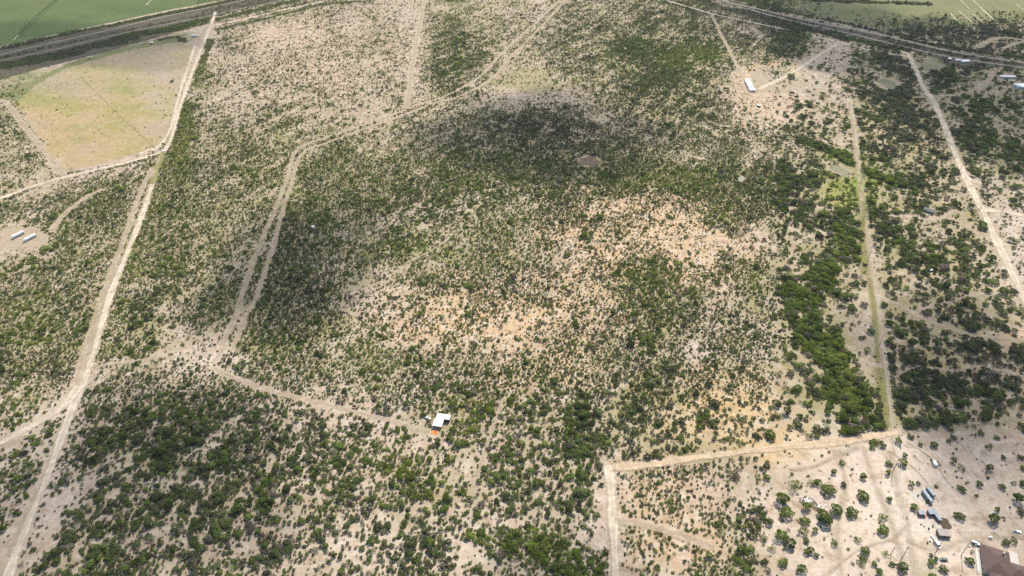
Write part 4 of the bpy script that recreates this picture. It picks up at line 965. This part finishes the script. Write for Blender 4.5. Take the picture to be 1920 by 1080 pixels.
# homestead by the highway
gable('house', 'long white-roofed house close to the highway', 'house', (1808, 116.5), math.pi / 2 + .12, 7, 14, 2.7, 1.0, M['cream'], M['white_tin'], 1)
gable('house', 'low cream house between the highway and the long white-roofed house', 'house', (1794.5, 114.5), math.pi / 2 + .1, 6, 9, 2.6, .9, M['cream'], M['cream'], 1)
flat_shed('shed', 'white shed beside the low cream house by the highway', (1780, 112.5), .1, 4.5, 5, 2.8, M['white_tin'], M['greywood'], open_front=False)
car('sedan', 'white car parked beside the white shed by the highway', (1774, 113.5), .4, M['white'], 'suv')
car('sedan', 'white car parked below the low cream house', (1789, 121), -.5, M['white'], 'sedan')
gable('mobile_home', 'long narrow white mobile home near the corner of the view', 'house', (1888, 146), math.pi / 2 - .12, 5, 24, 2.9, .6, M['cream'], M['white_tin'], 1)
gable('metal_building', 'wide metal building with white and pale blue roof', 'building', (1918, 164), math.pi / 2, 14, 26, 3.6, .9, M['cream'], M['white_tin'], 1, .3)
mesh_obj('roof_patch', [(-13.1, -6.9, 4.15), (-8, -6.9, 4.15), (-8, -.15, 5.0), (-13.1, -.15, 5.0)], [(0, 1, 2, 3)], M['blue_tin'], None, False)
rp = bpy.data.objects['roof_patch']; mb = bpy.data.objects['metal_building']; rp.parent = mb; rp.rotation_euler = (0, 0, -math.pi / 2); rp.location = (0, 0, .02)
# dark roofed cabin
gable('cabin', 'cabin with charcoal roof beside the ranch track', 'cabin', (1741, 397), heading((1734, 391), (1749, 396)) - math.pi / 2, 6.5, 10, 2.6, 1.3, M['greywood'], M['charcoal'], 1)
car('sedan', 'white vehicle beside the cabin with the charcoal roof', (1737, 388), .3, M['white'], 'sedan')
flat_shed('feed_shelter', 'tiny pale shelter standing in the scrub east of the power line', (1744, 508), .3, 3, 2.5, 1.8, M['white_tin'], M['greywood'], cat='shelter')
# camp on the bare yard
trailer('travel_trailer', 'long grey travel trailer with a bush grown against it', (1737, 934), heading((1731.5, 925), (1744, 942)), 9.5, 2.3, 2.9, M['tin'], 'trailer', None, None, .2)
trailer('travel_trailer', 'short grey travel trailer behind the long grey trailer', (1743.5, 925.5), heading((1738, 918), (1749, 932)), 7, 2.3, 2.7, M['tin'], 'trailer', M['teal'], None, .2)
flat_shed('lean_to', 'small square tin lean-to among the yard junk', (1726, 965), -.1, 3.6, 2.6, 2.2, M['tin'], M['wood'], cat='shelter')
flat_shed('tin_shelter', 'crooked tin shelter with patched white roof beside the pens', (1746, 963.5), .1, 5.2, 3.2, 2.4, M['tin'], M['wood'], cat='shelter')
flat_shed('tin_shelter', 'narrow slanting tin shelter running toward the brown dirt heap', (1755, 971), heading((1751, 964), (1760, 976)) + math.pi / 2, 1.9, 6.6, 2.3, M['tin'], M['wood'], cat='shelter')
flat_shed('board_shed', 'grey board shed with sagging roof below the pens', (1767.5, 1003), -.12, 7.0, 4.6, 2.5, M['greywood'], M['wood'], open_front=False)
def slab(label, pts, z=.16, m='concrete', name='slab'):
    P = [W(*p) for p in pts]; c = sum(P, Vector()) / len(P)
    lo = [(q.x - c.x, q.y - c.y, 0) for q in P]; hi = [(a, b, z) for a, b, _ in lo]; n = len(P)
    o = mesh_obj(name, lo + hi, [tuple(range(n, 2 * n)), tuple(reversed(range(n)))] + [(i, (i + 1) % n, n + (i + 1) % n, n + i) for i in range(n)], M[m], None, False, c)
    bm = bmesh.new(); bm.from_mesh(o.data); bmesh.ops.recalc_face_normals(bm, faces=bm.faces); bm.to_mesh(o.data); bm.free()
    return prop(o, label, 'slab')
slab('pale irregular concrete slab beside the narrow tin shelter', [(1729, 981), (1738, 976), (1746, 984), (1744, 997), (1737, 999)])
slab('concrete pad between the narrow tin shelter and the grey board shed', [(1752, 982), (1761, 979), (1768, 993), (1757, 997)], .14)
slab('small square concrete pad below the irregular slab', [(1727, 1001), (1734, 998), (1737, 1007), (1730, 1010)], .12)
slab('pale pad in front of the long grey travel trailer', [(1705, 924), (1722, 921), (1731, 938), (1719, 943)], .08, 'concrete')
car('van', 'white van facing the camera beside the yard junk', (1756.5, 1022.5), -1.4, M['white'], 'van', 'van')
car('sedan', 'dark green and white car under the bush near the yard lane', (1769, 1050), -.1, M['greenpaint'], 'sedan')
car('sedan', 'silver car parked at the corner of the brown-roofed house', (1828, 1019.5), -.5, M['silver'], 'suv')
car('sedan', 'white car tucked beside the brown-roofed house and the silver car', (1834.5, 1022.5), -.2, M['white'], 'sedan')
car('pickup_truck', 'white pickup on the track beyond the brown-roofed house', (1906, 999), .1, M['white'], 'pickup', 'truck')
def propane(label, uv):
    t = thing('propane_tank', label, 'tank', W(*uv), .1)
    bm = bmesh.new(); bmesh.ops.create_uvsphere(bm, u_segments=14, v_segments=8, radius=1)
    for v_ in bm.verts: v_.co = Vector((v_.co.x * 1.6, v_.co.y * .65, v_.co.z * .65 + 1.0))
    bm_obj('shell', bm, M['white'], t, True)
    for s in (-1, 1): part_box('leg', M['concrete'], t, s * .9 - .15, s * .9 + .15, -.45, .45, 0, .5)
propane('white propane tank lying behind the brown-roofed house', (1856, 1009))
r_ = random.Random(5)
for k in range(7):
    a = W(1860 + k * 1.6, 1002 + r_.uniform(-2, 2)); d = r_.uniform(.9, 1.6)
    bm = bmesh.new(); box(bm, -1.4, 1.4, -.08, .08, .02, .16 + .03 * k)
    o = bm_obj('timber', bm, M['wood'], None); o.location = a; o.rotation_euler = (0, 0, -d)
    prop(o, f'{ORD[k]} dark timber of the loose row counted out from the propane tank', 'timber', 'timbers beside the propane tank')
bits = [(1744, 1014, 'white'), (1749, 1010, 'silver'), (1746, 1006, 'white'), (1741, 992, 'tar'), (1749, 987, 'teal'), (1734, 969, 'orange'), (1752, 1016, 'greywood'), (1739, 1018, 'wood'), (1721, 930, 'dark'), (1700, 972, 'teal')]
names = ['white barrel lying in the junk above the van', 'silver barrel in the junk above the van', 'white barrel by the small concrete pad', 'black barrel on the irregular slab', 'teal barrel by the pen',
         'rusty orange barrel by the tin lean-to', 'grey barrel beside the white van', 'brown barrel below the small concrete pad', 'black barrel on the trailer pad', 'teal barrel standing alone on the sandy lane']
for (a, b, c), nm in zip(bits, names):
    t = thing('barrel', nm, 'barrel', W(a, b)); bm = bmesh.new(); tube(bm, (0, 0, 0), (0, 0, 1.1), .5, .5, 12); bm_obj('drum', bm, M[c], t)
    bm = bmesh.new(); tube(bm, (0, 0, 1.1), (0, 0, 1.16), .53, .5, 12); bm_obj('rim', bm, M[c], t)

# the brown-roofed house
def house():
    t = thing('house', 'large house with dark brown hip roof and pale patio', 'house', W(1872, 1062), -math.radians(24))
    def hip(x0, x1, y0, y1, h, e=.7, pitch=.34):
        bm = bmesh.new(); wx, wy = x1 - x0 + 2 * e, y1 - y0 + 2 * e; r = min(wx, wy) / 2; zt = h + r * pitch
        c = [bm.verts.new(p) for p in ((x0 - e, y0 - e, h), (x1 + e, y0 - e, h), (x1 + e, y1 + e, h), (x0 - e, y1 + e, h))]
        if wy >= wx: a, b = (((x0 + x1) / 2, y0 - e + r, zt), ((x0 + x1) / 2, y1 + e - r, zt)); 
        else: a, b = ((x0 - e + r, (y0 + y1) / 2, zt), (x1 + e - r, (y0 + y1) / 2, zt))
        A, B = bm.verts.new(a), bm.verts.new(b)
        if wy >= wx:
            fs = ((c[0], c[1], A), (c[1], c[2], B, A), (c[2], c[3], B), (c[3], c[0], A, B))
        else:
            fs = ((c[0], c[1], B, A), (c[1], c[2], B), (c[2], c[3], A, B), (c[3], c[0], A))
        for f in fs: bm.faces.new(f)
        bm.faces.new(list(reversed(c)))
        o = bm_obj('roof', bm, M['brownroof'], t)
        part_box('wall', M['stucco'], t, x0, x1, y0, y1, .02, h - .02)
        return o
    r1 = hip(-9, 5, -9, 10, 3.0); hip(4.5, 14, -6, 3, 2.9); hip(-6, 2, -14, -8, 2.85); hip(13.5, 20, -4, 2, 2.7)
    part_box('patio_cover', M['concrete'], t, 5.4, 10.5, 3.8, 12.5, 2.5, 2.7)
    for xx, yy in ((5.8, 12.1), (10.1, 12.1), (10.1, 8)):
        bm = bmesh.new(); tube(bm, (xx, yy, 0), (xx, yy, 2.5), .1, .1); bm_obj('post', bm, M['white'], t)
    for k in range(4): part_box('window', M['glass'], t, -9.05, -8.95, -6 + 4 * k - .7, -6 + 4 * k + .7, 1.0, 2.2)
    part_box('door', M['wood'], t, -9.07, -8.94, 8, 9, .05, 2.15)
    part_box('porch_floor', M['concrete'], t, -12.5, -9.1, -10, 6, .0, .18)
    part_box('porch_beam', M['white'], t, -12.3, -12.1, -10, 6, 2.45, 2.62)
    for k in range(5):
        bm = bmesh.new(); tube(bm, (-12.2, -9.8 + 3.9 * k, .18), (-12.2, -9.8 + 3.9 * k, 2.45), .1, .1); bm_obj('porch_post', bm, M['white'], t)
    for xx, yy in ((-3, 5), (0, -3), (2, 4)):
        bm = bmesh.new(); tube(bm, (xx, yy, 4), (xx, yy, 6.1), .12, .12); bm_obj('vent_pipe', bm, M['white'], r1)
    part_box('chimney', M['stucco'], t, 1, 2, 6, 7, 3.2, 6.4)
house()

# fence behind the house
def fence(label, a, b, n):
    A, B = W(*a), W(*b); t = thing('fence', label, 'fence', A, math.atan2(B.y - A.y, B.x - A.x)); L_ = (B - A).length
    bm = bmesh.new(); tube(bm, (0, 0, -.1), (0, 0, 1.35), .07, .06, 5); me_ = bpy.data.meshes.new('post'); bm.to_mesh(me_); bm.free(); me_.materials.append(M['wood'])
    for k in range(n + 1):
        o = bpy.data.objects.new('post', me_); COL.objects.link(o); o.parent = t; o.location = (L_ * k / n, 0, 0)
    for z in (.4, .8, 1.2):
        bm = bmesh.new(); tube(bm, (0, .08, z), (L_, .08, z), .009, .009, 4); bm_obj('wire_strand', bm, M['wire'], t)
fence('wire fence on wooden posts behind the brown-roofed house', (1783, 998), (1925, 998), 26)
fence('wire fence along the ochre strip above the bare yard', (1690, 808), (1935, 781), 34)
fence('wire fence along the ochre strip from the sandy corner', (1137, 874), (1570, 826), 52)
fence('wire fence down the pale strip from the sandy corner', (1138, 880), (1149, 1100), 28)

# rubble in the gully: too small to tell apart
bm = bmesh.new(); r_ = random.Random(9)
for k in range(70):
    a = W(r_.gauss(1512 if k % 2 else 1538, 7), r_.gauss(938 if k % 2 else 950, 3)); s = r_.uniform(.25, .8)
    m_ = bmesh.ops.create_icosphere(bm, subdivisions=1, radius=s)['verts']
    for q in m_: q.co = Vector((q.co.x * r_.uniform(.8, 1.3), q.co.y, q.co.z * .55)) + a + Vector((0, 0, .12))
o = bm_obj('rubble', bm, M['stone'], None); prop(o, 'heap of white broken stone in the small gully', 'rubble', None, 'stuff')

# ------------------------------------------------------------------ power poles and lines
PH = 15.0
def pole(label, uv, h=PH, arm=2.6, rz_=0, group='wooden power poles'):
    t = thing('power_pole', label, 'power pole', W(*uv), rz_, group)
    bm = bmesh.new(); tube(bm, (0, 0, -.2), (0, 0, h), .22, .15, 8); bm_obj('shaft', bm, M['pole'], t)
    c = part_box('crossarm', M['greywood'], t, -arm / 2, arm / 2, -.28, -.16, h - .9, h - .7)
    for s in (-1, 0, 1):
        bm = bmesh.new(); tube(bm, (s * arm * .45, -.22, h - .7), (s * arm * .45, -.22, h - .35), .07, .05, 6); bm_obj('insulator', bm, M['white'], c)
    return t
MAIN = [((1590, 214), 'power pole where the line meets the sandy clearing road'), ((1598, 254), 'power pole above the pond with the green meadow'), ((1611, 352), 'power pole standing in the green meadow by the pond'), ((1618, 415), 'power pole just below the green meadow'),
        ((1627, 487), 'power pole on the grassy stretch of the line track'), ((1646, 654), 'power pole where the tracks join the line'), ((1672, 888), 'power pole with pale crossarm between two yard trees'), ((1688, 1052), 'tall power pole on the sandy lane by the house')]
for uv, lb in MAIN: pole(lb, uv, PH, 2.8, 0)
MISC = [((1670, 1040), 'short pole beside the bushes on the sandy lane', 8), ((1753, 1038), 'power pole beside the white van', 14), ((1802, 1042), 'power pole between the van and the house', 14), ((1764, 243), 'power pole on the verge of the wide dirt road, beside the dense trees', 13),
        ((1773, 257), 'power pole on the wide dirt road opposite the dense trees', 13), ((1799, 322), 'power pole on the wide dirt road above the fork', 14), ((1834, 400), 'power pole at the fork of the wide dirt road', 15), ((1876, 403), 'power pole on the branch road past the fork', 15),
        ((1453, 148), 'power pole at the heart of the sandy clearing', 11), ((1481, 152), 'power pole beside the clearing road', 11), ((1465, 127), 'power pole at the far edge of the sandy clearing', 11), ((1566, 196), 'power pole on the faint track toward the line', 11)]
for uv, lb, h in MISC: pole(lb, uv, h, 1.9, .4)
def wires(pts, label, k, h=PH, arm=2.8):
    bm = bmesh.new()
    P = [W(*p) + Vector((k * arm * .45, -.22, h - .35)) for p in pts]
    for a, b in zip(P, P[1:]):
        n = 10; sag = (b - a).length * .018; prev = a
        for i in range(1, n + 1):
            q = a.lerp(b, i / n); q.z -= sag * 4 * (i / n) * (1 - i / n); tube(bm, prev, q, .035, .035, 4); prev = q
    prop(bm_obj('power_line', bm, M['wire'], None), label, 'wire', 'wires of the power line')
for k, nm in ((-1, 'western'), (0, 'middle'), (1, 'eastern')):
    wires([m_[0] for m_ in MAIN] + [(1700, 1150)], f'{nm} wire of the power line strung above its track', k)

# ------------------------------------------------------------------ clouds that shade the plain, high above
M['cloud'] = bpy.data.materials.new('cloud_vapour'); M['cloud'].use_nodes = True
_N = M['cloud'].node_tree.nodes; _N.clear(); _o = _N.new('ShaderNodeOutputMaterial'); _v = _N.new('ShaderNodeVolumePrincipled')
_v.inputs['Color'].default_value = (.96, .96, .97, 1); _v.inputs['Density'].default_value = .0105; _v.inputs['Anisotropy'].default_value = .5
M['cloud'].node_tree.links.new(_v.outputs[0], _o.inputs['Volume'])
CLOUDS = [(552, 492, 150, 112, .85, 'broad flat cloud over the dark scrub beside the doubled track'), (1010, 250, 190, 82, .85, 'cloud over the grey scrub around the small pit'), (1810, 690, 170, 120, .9, 'cloud over the scrub east of the power line'),
          (1790, 150, 230, 120, 1.0, 'long cloud over the highway homesteads'), (240, 900, 300, 170, .5, 'wide thin cloud over the scrub beside the long dirt road'), (150, 85, 260, 40, .7, 'streak of cloud over the railway'), (1480, 30, 200, 35, .7, 'streak of cloud over the highway'), (1060, 1060, 150, 60, .6, 'small cloud over the dark thicket'), (1850, 880, 120, 90, .5, 'thin cloud over the bare yard')]
for k, (u_, v_, ru, rv, th, lb) in enumerate(CLOUDS):
    c = W(u_, v_); e = W(u_ + ru, v_); n_, f_ = W(u_, v_ + rv), W(u_, v_ - rv)
    rx, ry = (e - c).length, (f_ - n_).length / 2; c = Vector((c.x, (n_.y + f_.y) / 2, 0))
    alt = 1150 + 60 * (k % 3); off = SUN_DIR * (alt / SUN_DIR.z)
    bm = bmesh.new(); bmesh.ops.create_icosphere(bm, subdivisions=5, radius=1)
    r_ = random.Random(k); ph = [r_.uniform(0, 6.28) for _ in range(9)]
    for q in bm.verts:
        a = q.co; s = 1 + .16 * math.sin(a.x * 4 + ph[0]) * math.sin(a.y * 3.4 + ph[1]) + .12 * math.sin(a.y * 7 + a.x * 3 + ph[2]) + .07 * math.sin(a.x * 13 + ph[3]) * math.sin(a.y * 12 + ph[4]) + .05 * math.sin(a.z * 11 + a.x * 9 + ph[5])
        q.co = Vector((a.x * rx * s * 1.15, a.y * ry * s * 1.15, a.z * (70 if a.z > 0 else 30) * th * s))
    o = bm_obj('cloud', bm, M['cloud'], None, True); o.location = c + off; prop(o, lb, None, None, 'structure')
# ------------------------------------------------------------------ haze
hm = bpy.data.materials.new('haze_air'); hm.use_nodes = True
_N = hm.node_tree.nodes; _N.clear(); _o = _N.new('ShaderNodeOutputMaterial'); _v = _N.new('ShaderNodeVolumePrincipled')
_v.inputs['Color'].default_value = (.80, .90, 1.0, 1); _v.inputs['Density'].default_value = HAZE; _v.inputs['Anisotropy'].default_value = .2
hm.node_tree.links.new(_v.outputs[0], _o.inputs['Volume'])
bm = bmesh.new(); box(bm, -26000, 26000, -21000, 26000, -2.0, 420.0)
hz = bm_obj('haze', bm, hm, None); hz['kind'] = 'stuff'
